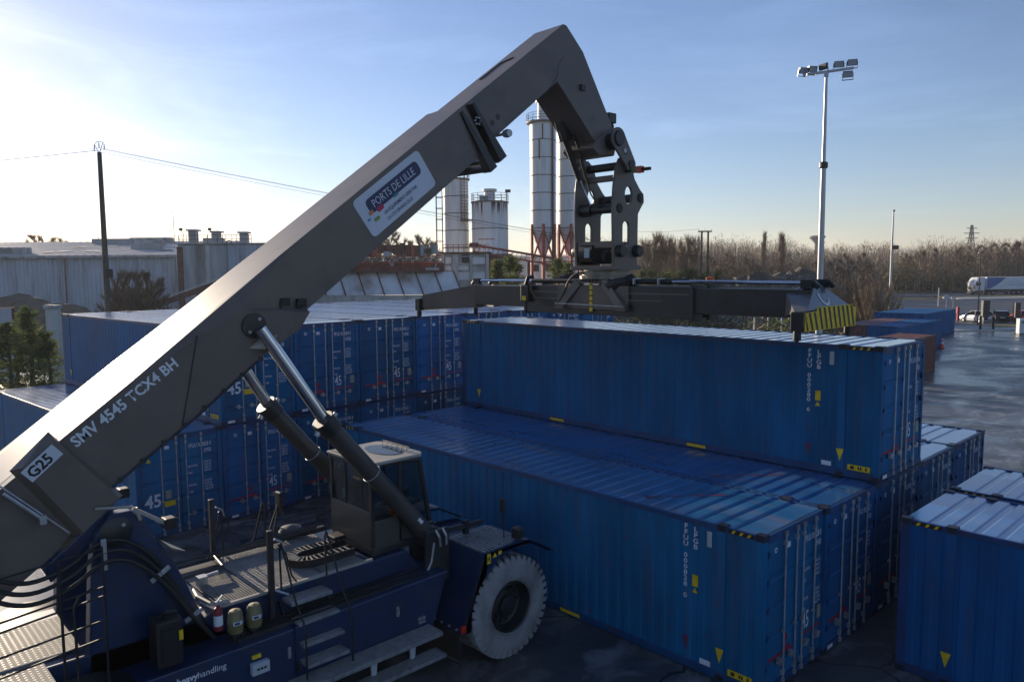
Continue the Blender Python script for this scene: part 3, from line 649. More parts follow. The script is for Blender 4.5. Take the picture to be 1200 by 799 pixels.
# head: cross tube and end plates
b = mb(GREY); b.prism([(-2.42, 10.46), (-1.78, 10.86), (-1.62, 10.62), (-1.75, 10.18), (-2.32, 10.14), (-2.55, 10.3)], 'x', XC-.50, XC+.50); b.build('boom_head', bi, bevel=.03)
b = mb(DGREY); b.lathe([(0, -.64), (.20, -.64), (.20, .64), (0, .64)], (XC, -1.92, 10.50), 22, 'x'); b.build('head_tube', bi, smooth=True)
b = mb(DGREY); b.box(XC+.05, XC+.42, -1.86, -1.58, 10.98, 11.22); b.tube([(XC+.2, -1.86, 11.2), (XC+.2, -1.6, 11.15), (XC+.22, -1.5, 10.95), (XC+.25, -1.62, 10.6)], .05, 8); b.build('hose_guide', bi, bevel=.04)
# lift cylinders
for s in (1, -1):
    x = mir(1.05, s); a = Vector((x, -11.12, 6.60)); g = Vector((x, -10.02, 4.86)); e = Vector((x, -8.02, 2.52))
    a = Vector((mir(.93, s), a.y, a.z)); dd = (e-g).normalized()
    cy = mb(CABG).tube([g, e], .165, 24); cy.lathe([], (0, 0, 0)) if False else None
    cyl = cy.build('lift_cylinder', rs, smooth=True)
    mb(CHROME).tube([a+(g-a)*0.02, g+dd*.1], .105, 24).build('piston_rod', cyl, smooth=True)
    b = mb(DGREY).tube([g-dd*.16, g+dd*.12], [.20, .20], 24); b.build('gland', cyl, smooth=True)
    b = mb(ROD); b.tube([g-dd*.02+Vector((0, -.16, -.10)), g-dd*.02+Vector((0, -.20, -.16))], .05, 8); b.tube([g-dd*.02+Vector((0, .14, .12)), g-dd*.02+Vector((0, .18, .18))], .045, 8); b.build('port_fitting', cyl)
    b = mb(ROD); m_ = g+(e-g)*0.42
    ring = [m_+Vector((math.cos(t)*.17, 0, 0))+dd.cross(Vector((1, 0, 0)))*(math.sin(t)*.17) for t in [2*math.pi*k/20 for k in range(21)]]
    b.tube(ring, .010, 5); b.build('band_clip', cyl)
    b = mb(WHITE); m_ = g+(e-g)*0.86; b.add([m_+Vector((s*.1675, .03, .06)), m_+Vector((s*.1675, .03, .06))+dd*.13, m_+Vector((s*.1675, -.02, .02))+dd*.13, m_+Vector((s*.1675, -.02, .02))], [(0, 1, 2, 3)]); b.build('print', cyl, fix=False)
    b = mb(DGREY).lathe([(0, -.20), (.22, -.20), (.22, .20), (0, .20)], (x, e.y+.06, e.z-.08), 18, 'x'); b.box(x-.28, x-.2, e.y-.2, e.y+.35, 1.6, 2.62); b.box(x+.2, x+.28, e.y-.2, e.y+.35, 1.6, 2.62)
    b.build('cylinder_foot', rs, bevel=.015)
    b = mb(ROD); 
    for k in range(2): b.tube([(x+s*.26, -7.98+k*.16, 2.62), (x+s*.33, -7.95+k*.16, 2.50), (x+s*.30, -7.9+k*.14, 2.30)], .026, 6)
    b.tube([(x+s*.30, -8.05, 2.40), (x+s*.30, -8.12, 2.05), (x+s*.28, -8.2, 1.9)], .02, 6); b.build('hose_fitting', rs)
# chassis
ch = mb(MBLUE)
ch.prism([(-14.9, 1.05), (-14.9, 2.2), (-12.2, 2.2), (-12.1, 2.28), (-8.45, 2.28), (-8.2, 1.95), (-5.6, 1.75), (-5.6, .75), (-13.6, .75)], 'x', XC-1.02, XC+1.02)
chs = ch.build('chassis', rs, bevel=.02)
for s in (1, -1):
    b = mb(MBLUE)
    b.prism([(-14.9, 1.0), (-14.9, 1.86), (-11.05, 1.86), (-11.05, .72), (-12.2, .72), (-12.6, .9)], 'x', *sorted((mir(1.02, s), mir(1.65, s))))
    b.prism([(-11.03, .72), (-11.03, 1.86), (-7.95, 1.92), (-8.4, .72)], 'x', *sorted((mir(1.02, s), mir(1.62, s))))
    sb = b.build('side_tank', rs, bevel=.018)
    b = mb(DGREY)
    for k in range(4): b.box(*sorted((mir(1.10+k*.12, s), mir(1.13+k*.12, s))), -11.9, -8.3, 1.865, 1.93)
    b.build('shelf_rib', sb)
    for y in (-11.15, -9.1):
        b = mb(ROD); b.box(*sorted((mir(1.62, s), mir(1.665, s))), y-.025, y+.025, 1.42, 1.60); b.tube([(mir(1.67, s), y, 1.60), (mir(1.69, s), y, 1.5), (mir(1.67, s), y, 1.44)], .014, 6); b.build('latch', sb, bevel=.008)
    b = mb(ROD)
    for y, z in ((-8.62, 1.22), (-8.54, 1.22), (-8.62, 1.15), (-8.54, 1.15)): b.box(*sorted((mir(1.62, s), mir(1.66, s))), y-.03, y+.03, z-.022, z+.022)
    b.build('hinge', sb)
put_text(textmesh('heavy', .135, WHITE, .004, .95), 'lettering', chs, (mir(1.655, 1), -12.86, 1.64), (0, 1, 0))
put_text(textmesh('handling', .135, WHITE, .0, .95), 'lettering', chs, (mir(1.655, 1), -12.86+.288, 1.64), (0, 1, 0))
b = mb(CTRL).box(mir(1.655, 1), mir(1.76, 1), -11.80, -11.52, 1.40, 1.58); cb = b.build('control_box', rs, bevel=.015)
b = mb(BLACK)
for k in range(3): b.box(mir(1.761, 1), mir(1.768, 1), -11.73+k*.055, -11.69+k*.055, 1.475, 1.505)
b.build('socket', cb)
b = mb(YEL).box(mir(1.652, 1), mir(1.672, 1), -11.76, -11.62, 1.62, 1.68); b.build('yellow_label', rs)
b = mb(YEL).box(mir(1.652, 1), mir(1.69, 1), -12.60, -12.52, 1.38, 1.48); b.build('yellow_valve', rs)
# A-frame that carries the boom
for s in (1, -1):
    b = mb(MBLUE); b.prism([(-13.85, 1.2), (-13.70, 3.4), (-13.62, 3.85), (-13.42, 4.1), (-13.15, 4.1), (-12.98, 3.95), (-12.90, 3.72), (-12.62, 3.25), (-12.42, 2.78), (-12.24, 2.3), (-12.05, 1.95), (-11.7, 1.86), (-11.7, 1.2)], 'x', *sorted((mir(.80, s), mir(1.02, s))))
    fr = b.build('boom_frame', rs, bevel=.02)
    b = mb(DGREY); b.lathe([(0, s*1.05), (.19, s*1.05), (.22, s*1.03), (.22, s*1.0)], (XC, -13.36, 3.84), 22, 'x'); b.build('pivot_cap', fr, smooth=True)
    b = mb(ROD)
    for a in (.8, 3.9): b.lathe([(0, s*1.07), (.026, s*1.07), (.026, s*1.04)], (XC, -13.36+.13*math.cos(a), 3.84+.13*math.sin(a)), 8, 'x')
    b.build('bolt', fr)
    b = mb(BRUB)
    for k in range(3):
        x_ = mir(1.08+.05*k, s); dz = -.13*k
        b = mb(BRUB).tube(curve([(x_, -15.2, 3.95+dz*.6), (x_, -14.85, 3.62+dz), (x_, -14.45, 3.44+dz), (x_, -14.0, 3.52+dz), (x_, -13.62, 3.74+dz), (x_, -13.3, 3.72+dz), (x_, -13.0, 3.48+dz), (x_, -12.72, 3.06+dz*.8), (x_, -12.42, 2.45+dz*.4), (x_, -12.12, 1.92)]), .032, 8); b.build('hydraulic_hose', fr, smooth=True)
    for y, z, dy, dz in ((-13.56, 3.60, .0, .22), (-12.84, 3.12, .13, .08), (-12.40, 2.36, .13, .06)):
        b = mb(ROD).beam((mir(1.145, s), y-dy, z-dz), (mir(1.145, s), y+dy, z+dz), .07, .03, (1, 0, 0)); b.build('hose_clamp', fr, bevel=.006)
    b = mb(CREAM); b.tube([(mir(1.0, s), -13.6, 4.22), (mir(1.05, s), -13.14, 4.16)], .02, 6); b.beam((mir(1.06, s), -13.14, 4.14), (mir(1.06, s), -12.72, 3.83), .07, .05); b.beam((mir(1.06, s), -13.10, 4.14), (mir(1.06, s), -13.05, 3.95), .05, .04); br = b.build('lamp_bracket', fr)
    b = mb(BLACK); b.box(*sorted((mir(.96, s), mir(1.16, s))), -12.74, -12.58, 3.74, 3.90); b.build('work_lamp', fr, bevel=.02)
    b = mb(CREAM); b.add([(mir(1.02, s), -12.78, 3.58), (mir(1.3, s), -12.72, 3.52), (mir(1.3, s), -12.52, 3.42), (mir(1.02, s), -12.60, 3.36)], [(0, 1, 2, 3)]); b.build('lamp_wing', fr, fix=False)
# battery locker, extinguisher, canisters
b = mb(BLACK).box(mir(1.30, 1), mir(1.66, 1), -13.10, -12.74, 1.95, 2.62); bx = b.build('valve_box', rs, bevel=.03)
b = mb(BLACK); b.box(mir(1.66, 1), mir(1.70, 1), -13.04, -12.82, 2.06, 2.5); b.tube([(mir(1.5, 1), -13.0, 2.62), (mir(1.6, 1), -12.95, 2.74), (mir(1.62, 1), -12.8, 2.70)], .03, 6); b.build('valve_cover', bx, bevel=.02)
b = mb(YEL).box(mir(1.66, 1), mir(1.672, 1), -12.80, -12.745, 2.30, 2.44); b.build('yellow_label', bx)
b = mb(mat('extinguisher_red', (.20, .012, .02), .4)).lathe([(0, 2.08), (.062, 2.08), (.066, 2.12), (.066, 2.36), (.05, 2.42), (.025, 2.44), (.025, 2.48)], (mir(1.30, 1), -12.10, 0), 14); ex = b.build('fire_extinguisher', rs, smooth=True)
b = mb(ROD); b.box(mir(1.27, 1), mir(1.33, 1), -12.14, -12.04, 2.48, 2.53); b.beam((mir(1.3, 1), -12.10, 2.53), (mir(1.3, 1), -12.02, 2.60), .03, .02); b.build('lever', ex)
b = mb(WHITE).lathe([(.0675, 2.16), (.0675, 2.32)], (mir(1.30, 1), -12.10, 0), 14); b.build('print_band', ex)
for y in (-11.86, -11.56):
    b = mb(KHAKI).lathe([(0, 1.99), (.105, 1.99), (.115, 2.02), (.115, 2.10), (.12, 2.11), (.12, 2.20), (.115, 2.21), (.105, 2.29), (.08, 2.33), (0, 2.345)], (mir(1.35, 1), y, 0), 20); cn = b.build('air_dryer', rs, smooth=True)
    b = mb(SIGNW); vs = []
    for z in (2.13, 2.19):
        for k in range(6): a = R(-38+14*k); vs.append((mir(1.35, 1)+.122*math.cos(a), y+.122*math.sin(a), z))
    b.add(vs, [(k, k+1, 7+k, 6+k) for k in range(5)]); b.build('print_label', cn, fix=False)
    b = mb(PILL); vs = []
    for z in (2.142, 2.178):
        for k in range(4): a = R(-28+12*k); vs.append((mir(1.35, 1)+.1235*math.cos(a), y+.1235*math.sin(a), z))
    b.add(vs, [(k, k+1, 5+k, 4+k) for k in range(3)]); b.build('print_mark', cn, fix=False)
    b = mb(BLACK); b.box(mir(1.26, 1), mir(1.44, 1), y-.08, y+.08, 1.86, 1.99); b.tube([(mir(1.45, 1), y+.05, 1.95), (mir(1.5, 1), y+.05, 1.93)], .02, 6); b.build('dryer_base', cn)
# deck
b = mb(GALV)
dk = []
for (y0, y1) in ((-11.95, -11.28), (-11.25, -10.15), (-10.12, -9.3)):
    b = mb(mat('deck_sheet', (0.24, 0.23, 0.215), .6, var=.3, scale=4) if y0 > -11.9 else DGREY); b.box(XC-.95, XC+1.0, y0, y1, 2.285, 2.30)
    pl = b.build('deck_plate', rs); b = mb(GALV)
    n = 0; y = y0+.04
    if y0 < -11.9:
        t = 0
        while y < y1: b.box(XC+.08, XC+.95, y, y+.012, 2.305, 2.322); y += .045
        x = XC+.08
        while x < XC+.95: b.box(x, x+.012, y0+.03, y1-.03, 2.304, 2.320); x += .045
    else:
        x0 = XC-.93
        while y < y1-.03:
            x = x0+(.035 if n % 2 else 0)
            while x < XC+.97:
                a = R(45 if (n+int((x-x0)/.07)) % 2 else -45)
                b.beam((x-.02*math.cos(a), y-.02*math.sin(a), 2.3035), (x+.02*math.cos(a), y+.02*math.sin(a), 2.3035), .017, .008); x += .07
            y += .055; n += 1
    o = b.build('tread_grid', pl, fix=False); o['kind'] = 'stuff'
b = mb(CREAM); b.prism([(XC+.97, -12.0), (XC+1.05, -11.9), (XC+1.05, -9.2), (XC+.99, -9.2), (XC+.99, -11.7)], 'z', 2.29, 2.33)
b.tube([(XC+.05, -12.02, 2.34), (XC+.5, -12.1, 2.34), (XC+.9, -12.05, 2.34), (XC+1.01, -11.8, 2.34)], .035, 8); b.build('deck_edge', rs)
b = mb(DGREY); b.tube([(XC-.98, -12.0, 2.42), (XC-.98, -9.2, 2.42)], .03, 8); b.tube([(XC-.90, -12.0, 2.36), (XC-.90, -9.2, 2.36)], .025, 8); b.tube([(XC-.2, -12.1, 2.42), (XC-.2, -11.4, 2.45), (XC-.8, -11.3, 2.42), (XC-.85, -9.3, 2.42)], .028, 8); b.build('hydraulic_pipe', rs, smooth=True)
b = mb(ROD); b.box(XC-.1, XC+.05, -11.9, -11.75, 2.3, 2.45); b.tube([(XC-.03, -11.82, 2.42), (XC-.03, -11.55, 2.44)], .03, 6); b.build('pipe_fitting', rs)
b = mb(BLACK).lathe([(.10, 1.9), (.10, 2.30), (.08, 2.34), (.22, 2.36), (.235, 2.40), (.20, 2.45), (.08, 2.49), (0, 2.50)], (mir(1.2, -1), -9.62, 0), 22); o = b.build('air_intake', rs, smooth=True)
b = mb(DGREY); b.lathe([(.241, 2.385), (.205, 2.455), (.08, 2.497), (0, 2.506)], (mir(1.2, -1), -9.62, 0), 22); b.build('intake_cap', o, smooth=True)
b = mb(BLACK).tube([(mir(1.2, -1), -9.35, 2.2), (mir(1.2, -1), -8.9, 2.2)], .12, 12); b.build('muffler', rs, smooth=True)
# energy chain looped flat on the deck
path = [Vector((XC+.05, -9.22, 0)), Vector((XC+.02, -9.7, 0))]
path += [Vector((XC+.02+.26*(1-math.cos(t)), -10.05-.30*math.sin(t), 0)) for t in [math.pi*k/12 for k in range(13)]]+[Vector((XC+.54, -9.75, 0)), Vector((XC+.54, -9.32, 0))]
b = mb(BLACK); inn = []; outn = []
for i, p in enumerate(path):
    d = (path[min(i+1, len(path)-1)]-path[max(i-1, 0)]).normalized(); nn = Vector((d.y, -d.x, 0)); inn.append(p+nn*.10); outn.append(p-nn*.10)
for ln_ in (inn, outn):
    for i in range(len(ln_)-1): b.beam(ln_[i]+Vector((0, 0, 2.39)), ln_[i+1]+Vector((0, 0, 2.39)), .022, .13)
chn = b.build('energy_chain', rs)
b = mb(CREAM); tot = 0
for i in range(len(path)-1):
    seg = (path[i+1]-path[i]).length; k = max(1, round(seg/.10))
    for j in range(k):
        t = j/k; a_ = inn[i].lerp(inn[i+1], t); c_ = outn[i].lerp(outn[i+1], t); b.beam(a_+Vector((0, 0, 2.445)), c_+Vector((0, 0, 2.445)), .022, .02)
b.build('chain_rung', chn)
# cab
x0, x1, y0, y1 = XC-.52, XC+.92, -9.12, -8.02
zb, zs_, zt = 2.30, 3.10, 3.92
cabm = mb(DGREY).box(x0, x1, y0, y1-.06, zb, 2.44); cab = cabm.build('cab', rs, bevel=.02)
def cabp(name, m): return mb(m)
b = mb(CABG).box(x0+.04, x1-.04, y0, y0+.05, 2.44, zs_); b.build('rear_panel', cab, bevel=.01)
b = mb(CABG).box(x1-.05, x1, y0+.06, -8.48, 2.44, 2.92); b.build('side_panel', cab, bevel=.01)
b = mb(CABG).box(x0, x0+.05, y0+.06, -8.48, 2.44, 2.92); b.build('side_panel', cab, bevel=.01)
b = mb(CABG).prism([(-8.46, 2.44), (-8.46, 2.86), (-7.78, 2.62), (-7.95, 2.44)], 'x', x0+.02, x1-.02); b.build('front_panel', cab, bevel=.01)
for xa in (x0, x1-.07):
    for pts in ([(xa+.035, y0+.035, 2.44), (xa+.035, y0+.035, zt)], [(xa+.035, -8.50, 2.44), (xa+.035, -8.47, zt)], [(xa+.035, -7.80, 2.66), (xa+.035, -8.02, zt)]):
        b = mb(DGREY).beam(pts[0], pts[1], .07, .07, (0, 1, 0)); b.build('cab_post', cab, bevel=.01)
    b = mb(DGREY).tube([(xa+.035, y0+.04, zt), (xa+.035, -8.5, zt+.03), (xa+.035, -8.02, zt-.02)], .045, 8); b.build('roof_rail', cab, smooth=True)
b = mb(DGREY).box(x0, x1, y0-.01, y0+.06, zt-.02, zt+.10); b.build('roof_beam', cab, bevel=.02)
b = mb(CREAM).prism([(x0-.04, y0-.04), (x1+.04, y0-.04), (x1+.04, -8.02), (x1-.1, -7.90), (x0+.1, -7.90), (x0-.04, -8.02)], 'z', zt+.04, zt+.10); rf = b.build('cab_roof', cab, bevel=.025)
b = mb(GLASS); pts = [((x0+x1)/2+.48*math.cos(t), -8.36+.30*math.sin(t)) for t in [2*math.pi*k/24 for k in range(24)]]; b.prism(pts, 'z', zt+.102, zt+.112); b.build('roof_window', rf)
b = mb(DGREY)
for k in range(6): x_ = x0+.35+k*.16; b.tube([(x_, -8.14, zt+.11), (x_, -8.12, zt+.18), (x_+.03, -7.98, zt+.17)], .008, 5)
b.tube([(x0+.3, -8.08, zt+.18), (x1-.25, -8.08, zt+.18)], .01, 5); b.build('roof_guard', rf)
b = mb(GLASS); b.add([(x0+.07, y0+.02, zs_+.01), (x1-.07, y0+.02, zs_+.01), (x1-.07, y0+.02, zt-.02), (x0+.07, y0+.02, zt-.02)], [(0, 1, 2, 3)]); b.build('rear_window', cab, fix=False)
b = mb(BLACK); b.box(x0+.55, x0+.575, y0, y0+.03, zs_, zt-.02); b.build('window_bar', cab)
for xa in (x0+.02, x1-.02):
    b = mb(GLASS); b.add([(xa, y0+.08, 2.93), (xa, -8.53, 2.93), (xa, -8.5, zt), (xa, y0+.08, zt)], [(0, 1, 2, 3)]); b.build('door_window', cab, fix=False)
    b = mb(GLASS); b.add([(xa, -8.45, 2.88), (xa, -7.84, 2.66), (xa, -8.04, zt-.02), (xa, -8.42, zt)], [(0, 1, 2, 3)]); b.build('side_window', cab, fix=False)
b = mb(GLASS); b.add([(x0+.07, -7.77, 2.64), (x1-.07, -7.77, 2.64), (x1-.07, -8.0, zt), (x0+.07, -8.0, zt)], [(0, 1, 2, 3)]); b.build('windscreen', cab, fix=False)
b = mb(BLACK).box(XC-.05, XC+.45, -8.85, -8.35, 2.70, 2.86); b.prism([(-8.90, 2.8), (-8.74, 2.8), (-8.84, 3.58), (-8.96, 3.58)], 'x', XC-.03, XC+.43); b.prism([(-8.96, 3.6), (-8.86, 3.6), (-8.88, 3.80), (-8.97, 3.80)], 'x', XC+.08, XC+.32); b.build('seat', cab, bevel=.04)
b = mb(BLACK).tube([(XC+.2, -8.02, 2.6), (XC+.2, -8.2, 3.1)], .03, 8); b.lathe([(.17, -.012), (.19, 0), (.17, .012)], (0, 0, 0), 20) if False else None
b.tube([(XC+.2+.18*math.cos(t), -8.2+.05*math.sin(t), 3.12+.16*math.sin(t)) for t in [2*math.pi*k/16 for k in range(17)]], .014, 6); b.build('steering_wheel', cab, smooth=True)
b = mb(TEAL).box(x0+.28, x0+.40, y0+.10, y0+.13, zs_+.04, zs_+.22); b.build('cab_notice', cab)
b = mb(ORANGE).box(x1-.22, x1-.10, -8.60, -8.46, 2.92, 3.12); b.build('cab_box', cab, bevel=.02)
b = mb(WHITE)
for k in range(3): b.box(x1-.012, x1-.004, -8.30+k*.06, -8.275+k*.06, 2.84+.0*k, 3.06-.05*k)
b.build('window_print', cab)
b = mb(REDL); b.tube([(x1-.085, y0+.03, 3.15), (x1-.085, y0+.03, 3.40)], .02, 8); b.build('door_strap', cab)
b = mb(BLACK).box(x0+.30, x0+.62, y0-.30, y0-.04, 2.44, 2.52); b.build('washer_tank', rs, bevel=.02)
# front axle, fenders, wheels
b = mb(DGREY).tube([(XC-1.6, -6.75, .98), (XC+1.6, -6.75, .98)], .34, 18); b.build('front_axle', rs, smooth=True)
def tyre_mesh():
    t = mb(RUBBER); Rr, wv = .975, .25
    prof = [(.50, -wv+.03), (.56, -wv-.01), (.72, -wv-.015), (.86, -wv+.0), (.91, -wv+.025), (.93, -wv+.05), (.93, wv-.05), (.91, wv-.025), (.86, wv), (.72, wv+.015), (.56, wv+.01), (.50, wv-.03)]
    t.lathe(prof, (0, 0, 0), 56, 'x')
    for rr in (.54, .58, .615):
        for sg in (1, -1): t.lathe([(rr-.008, sg*(wv+.002)), (rr, sg*(wv+.022)), (rr+.008, sg*(wv+.004))], (0, 0, 0), 48, 'x')
    n = 38
    for k in range(n):
        for side in (1, -1):
            a0 = 2*math.pi*(k+(.5 if side < 0 else 0))/n; a1 = a0+2*math.pi/n*.62; sk = .10
            vs = []
            for (rr, xx, sh) in ((.845, side*(wv+.006), 0), (.985, side*(wv-.012), 0), (.985, side*.03, sk), (.92, side*.03, sk)):
                for a in (a0+sh, a1+sh): vs.append((xx, rr*math.sin(a), rr*math.cos(a)))
            t.add(vs, [(0, 2, 3, 1), (2, 4, 5, 3), (4, 6, 7, 5), (0, 6, 4, 2), (1, 3, 5, 7)])
    return t.mesh('tyre')
TY = tyre_mesh()
def wheel(x, y, s, z=.98):
    w = link('wheel', None, rs); w.location = Vector((x, y, z))-rs.location
    o = link('tyre', TY, w); TY.polygons.foreach_set('use_smooth', [True]*len(TY.polygons)); TY.set_sharp_from_angle(angle=R(30))
    r = mb(DGREY); r.lathe([(.50, s*.24), (.485, s*.27), (.46, s*.24), (.44, s*.10), (.42, s*.02), (.30, -s*.02), (.28, s*.06), (.20, s*.08), (.19, s*.15), (.10, s*.17), (0, s*.17)], (0, 0, 0), 36, 'x')
    me = r.mesh('rim'); me.polygons.foreach_set('use_smooth', [True]*len(me.polygons)); me.set_sharp_from_angle(angle=R(30)); rim = link('rim', me, w)
    n = mb(DGREY)
    for k in range(14): a = 2*math.pi*k/14; n.lathe([(.022, -s*.02), (.022, s*.035), (0, s*.035)], (0, .35*math.cos(a), .35*math.sin(a)), 6, 'x')
    link('wheel_nut', n.mesh('wheel_nut'), rim)
for s in (1, -1):
    wheel(mir(1.82, s), -6.75, s); wheel(mir(1.20, s), -6.75, s)
    wheel(mir(1.55, s), -14.0, s, .98)
    fb = mb(MBLUE)
    xa, xb = sorted((mir(.85, s), mir(2.03, s)))
    fb.add([(xa, -7.95, .80), (xb, -7.98, .80), (xb, -7.40, 2.19), (xa, -7.40, 2.19), (xa, -7.75, .80), (xb, -7.75, .80), (xb, -7.22, 2.13), (xa, -7.22, 2.13)], [(0, 1, 2, 3), (4, 7, 6, 5), (0, 4, 5, 1), (1, 5, 6, 2), (2, 6, 7, 3), (3, 7, 4, 0)])
    fd = fb.build('fender', rs, bevel=.012)
    # wheel-arch cheek on the outer side and the drooping front lip
    arc = [(-7.75, .80), (-7.98, .80), (-7.40, 2.20), (-6.5, 2.24), (-6.2, 2.16), (-5.62, 1.84), (-5.66, 1.78), (-6.15, 2.06), (-6.5, 2.11), (-7.05, 2.02), (-7.35, 1.75)]
    b = mb(MBLUE).prism(arc, 'x', *sorted((mir(2.03, s), mir(1.98, s)))); b.build('fender_cheek', fd)
    b = mb(DGREY); b.add([(mir(2.03, s), -6.2, 2.15), (mir(2.03, s), -5.55, 1.80), (mir(.9, s), -5.55, 1.80), (mir(.9, s), -6.2, 2.15), (mir(2.03, s), -6.2, 2.11), (mir(2.03, s), -5.55, 1.76), (mir(.9, s), -5.55, 1.76), (mir(.9, s), -6.2, 2.11)], [(0, 1, 2, 3), (7, 6, 5, 4), (0, 4, 5, 1), (1, 5, 6, 2), (2, 6, 7, 3)]); b.build('fender_lip', fd)
    mb(MBLUE).box(xa, xb, -7.40, -6.2, 2.12, 2.18).build('fender_top', fd)
    for k in range(12):
        y = -7.38+k*.088; mb(STEP).box(*sorted((mir(.87, s), mir(2.0, s))), y, y+.05, 2.181, 2.225).build('slat', fd)
    b = mb(ROD)
    for k in range(5): b.box(*sorted((mir(.95, s), mir(.99, s))), -7.90+k*.11, -7.87+k*.11, .95+k*.25, .98+k*.25)
    for k in range(4): b.box(*sorted((mir(1.2+k*.22, s), mir(1.24+k*.22, s))), -7.99, -7.95, .86, .89)
    b.build('bolt', fd)
    b = mb(YEL); b.add([(mir(2.034, s), -7.34, 1.98), (mir(2.034, s), -7.25, 1.98), (mir(2.034, s), -7.25, 2.17), (mir(2.034, s), -7.34, 2.17)], [(0, 1, 2, 3)]); b.add([(mir(2.034, s), -7.20, 2.07), (mir(2.034, s), -7.09, 2.07), (mir(2.034, s), -7.145, 2.16)], [(0, 1, 2)]); b.box(*sorted((mir(2.034, s), mir(2.031, s))), -7.05, -6.97, 2.09, 2.16)
    lb = b.build('yellow_label', fd, fix=False)
    put_text(textmesh('H', .15, BLACK, .004, .6), 'lettering', fd, (mir(2.037, s), -7.335, 2.02), (0, s, 0), (s, 0, 0))
    b = mb(DGREY); b.tube([(mir(2.05, s), -7.42, 2.12), (mir(2.06, s), -8.0, .72), (mir(2.05, s), -8.06, .25)], .009, 5); b.build('lamp_stalk', fd)
    b = mb(REDL).box(*sorted((mir(2.02, s), mir(2.08, s))), -8.0, -7.90, .86, 1.0); b.build('marker_lamp', fd, bevel=.015)
    b = mb(DGREY).box(*sorted((mir(1.80, s), mir(2.0, s))), -6.52, -6.32, 2.23, 2.45); b.build('work_lamp', fd, bevel=.04)
    b = mb(DGREY).tube([(mir(1.70, s), -6.6, 2.22), (mir(1.70, s), -6.62, 2.75)], .012, 6); b.box(*sorted((mir(1.66, s), mir(1.74, s))), -6.66, -6.6, 2.75, 3.02); b.build('width_marker', fd)
    b = mb(DGREY); b.beam((mir(.86, s), -7.7, 2.36), (mir(1.05, s), -6.6, 2.40), .05, .1); b.box(*sorted((mir(.92, s), mir(1.02, s))), -7.02, -6.92, 2.2, 2.5); b.build('front_bracket', fd, bevel=.01)
    mb(BRUB).box(*sorted((mir(1.1, s), mir(2.0, s))), -8.04, -8.0, .28, .84).build('mud_flap', fd)
    # rear mudguard
    b = mb(BLACK); prof = [(1.10*math.sin(a), .98+1.10*math.cos(a)) for a in [R(-70+14*k) for k in range(11)]]
    b.prism([(p-14.0, z) for p, z in prof]+[(p*.965-14.0, .98+(z-.98)*.965) for p, z in reversed(prof)], 'x', *sorted((mir(1.28, s), mir(1.9, s)))); b.build('mudguard', rs, smooth=True)
    # running boards
    for (z, xi, xo, ya, yb) in ((1.06, 1.63, 2.06, -11.2, -8.42), (.66, 1.78, 2.10, -10.4, -8.38)):
        b = mb(STEP).box(*sorted((mir(xi, s), mir(xo, s))), ya, yb, z-.075, z)
        rb = b.build('running_board', rs, bevel=.008)
        b = mb(GALV); n = 0; y = ya+.04
        while y < yb-.03:
            x = xi+.03
            while x < xo-.02: b.beam((mir(x, s), y-.02, z+.002), (mir(x+.025, s), y+.02, z+.002), .012, .009); x += .055
            y += .05
        o = b.build('tread_grid', rb, fix=False); o['kind'] = 'stuff'
    for y in (-10.8, -9.75, -8.95):
        b = mb(CTRL).prism([(y-.02, .64), (y+.06, .64), (y+.10, .985), (y-.04, .985)], 'x', *sorted((mir(1.80, s), mir(1.84, s)))); b.build('board_hanger', rs)
    b = mb(DGREY); b.beam((mir(1.9, s), -8.38, .60), (mir(2.05, s), -7.98, .30), .03, .03); b.build('board_stay', rs)
    # ladder
    for z, xi, xo in ((2.16, 1.06, 1.40), (1.90, 1.34, 1.62), (1.60, 1.50, 1.76), (1.32, 1.62, 1.90)):
        b = mb(STEP).box(*sorted((mir(xi, s), mir(xo, s))), -10.96, -10.22, z-.06, z); stp = b.build('step', rs, bevel=.006)
        b = mb(GALV); y = -10.93
        while y < -10.26:
            x = xi+.02
            while x < xo-.02: b.beam((mir(x, s), y-.016, z+.002), (mir(x+.02, s), y+.016, z+.002), .011, .009); x += .05
            y += .045
        o = b.build('tread_grid', stp, fix=False); o['kind'] = 'stuff'
    for y in (-11.0, -10.18):
        b = mb(BLACK).prism([(mir(1.02, s), 2.1), (mir(1.10, s), 2.1), (mir(1.7, s), 1.2), (mir(1.62, s), 1.1)], 'y', y-.012, y+.012); b.build('ladder_side', rs)
        b = mb(BLACK).tube([(mir(1.15, s), y, 2.3), (mir(1.12, s), y, 3.02), (mir(1.17, s), y, 3.10), (mir(1.24, s), y, 3.02), (mir(1.62, s), y, 2.28), (mir(1.86, s), y, 2.02), (mir(1.92, s), y, 1.85), (mir(1.92, s), y, 1.12)], .017, 8); b.build('handrail', rs, smooth=True)
    b = mb(DGREY).box(*sorted((mir(1.12, s), mir(1.20, s))), -11.22, -11.13, 1.9, 3.36); b.build('post', rs, bevel=.008)
    b = mb(ROD); b.tube([(mir(1.16, s), -11.1, 3.2), (mir(1.16, s), -10.98, 3.12), (mir(1.16, s), -10.95, 2.98)], .02, 6); b.tube([(mir(1.16, s), -11.12, 2.36), (mir(1.3, s), -10.95, 2.28)], .018, 6); b.build('post_fitting', rs)
    b = mb(BLACK).tube([(mir(1.16, s), -11.05, 3.1), (mir(1.14, s), -10.9, 2.9), (mir(1.12, s), -10.8, 2.5), (mir(1.08, s), -10.7, 2.36)], .014, 6); b.build('cable', rs, smooth=True)
    # mirror
    b = mb(BLACK).tube([(mir(1.55, s), -9.9, 1.9), (mir(1.5, s), -9.7, 2.95)], .018, 6); b.tube([(mir(1.55, s), -10.1, 1.9), (mir(1.5, s), -9.72, 2.9)], .018, 6)
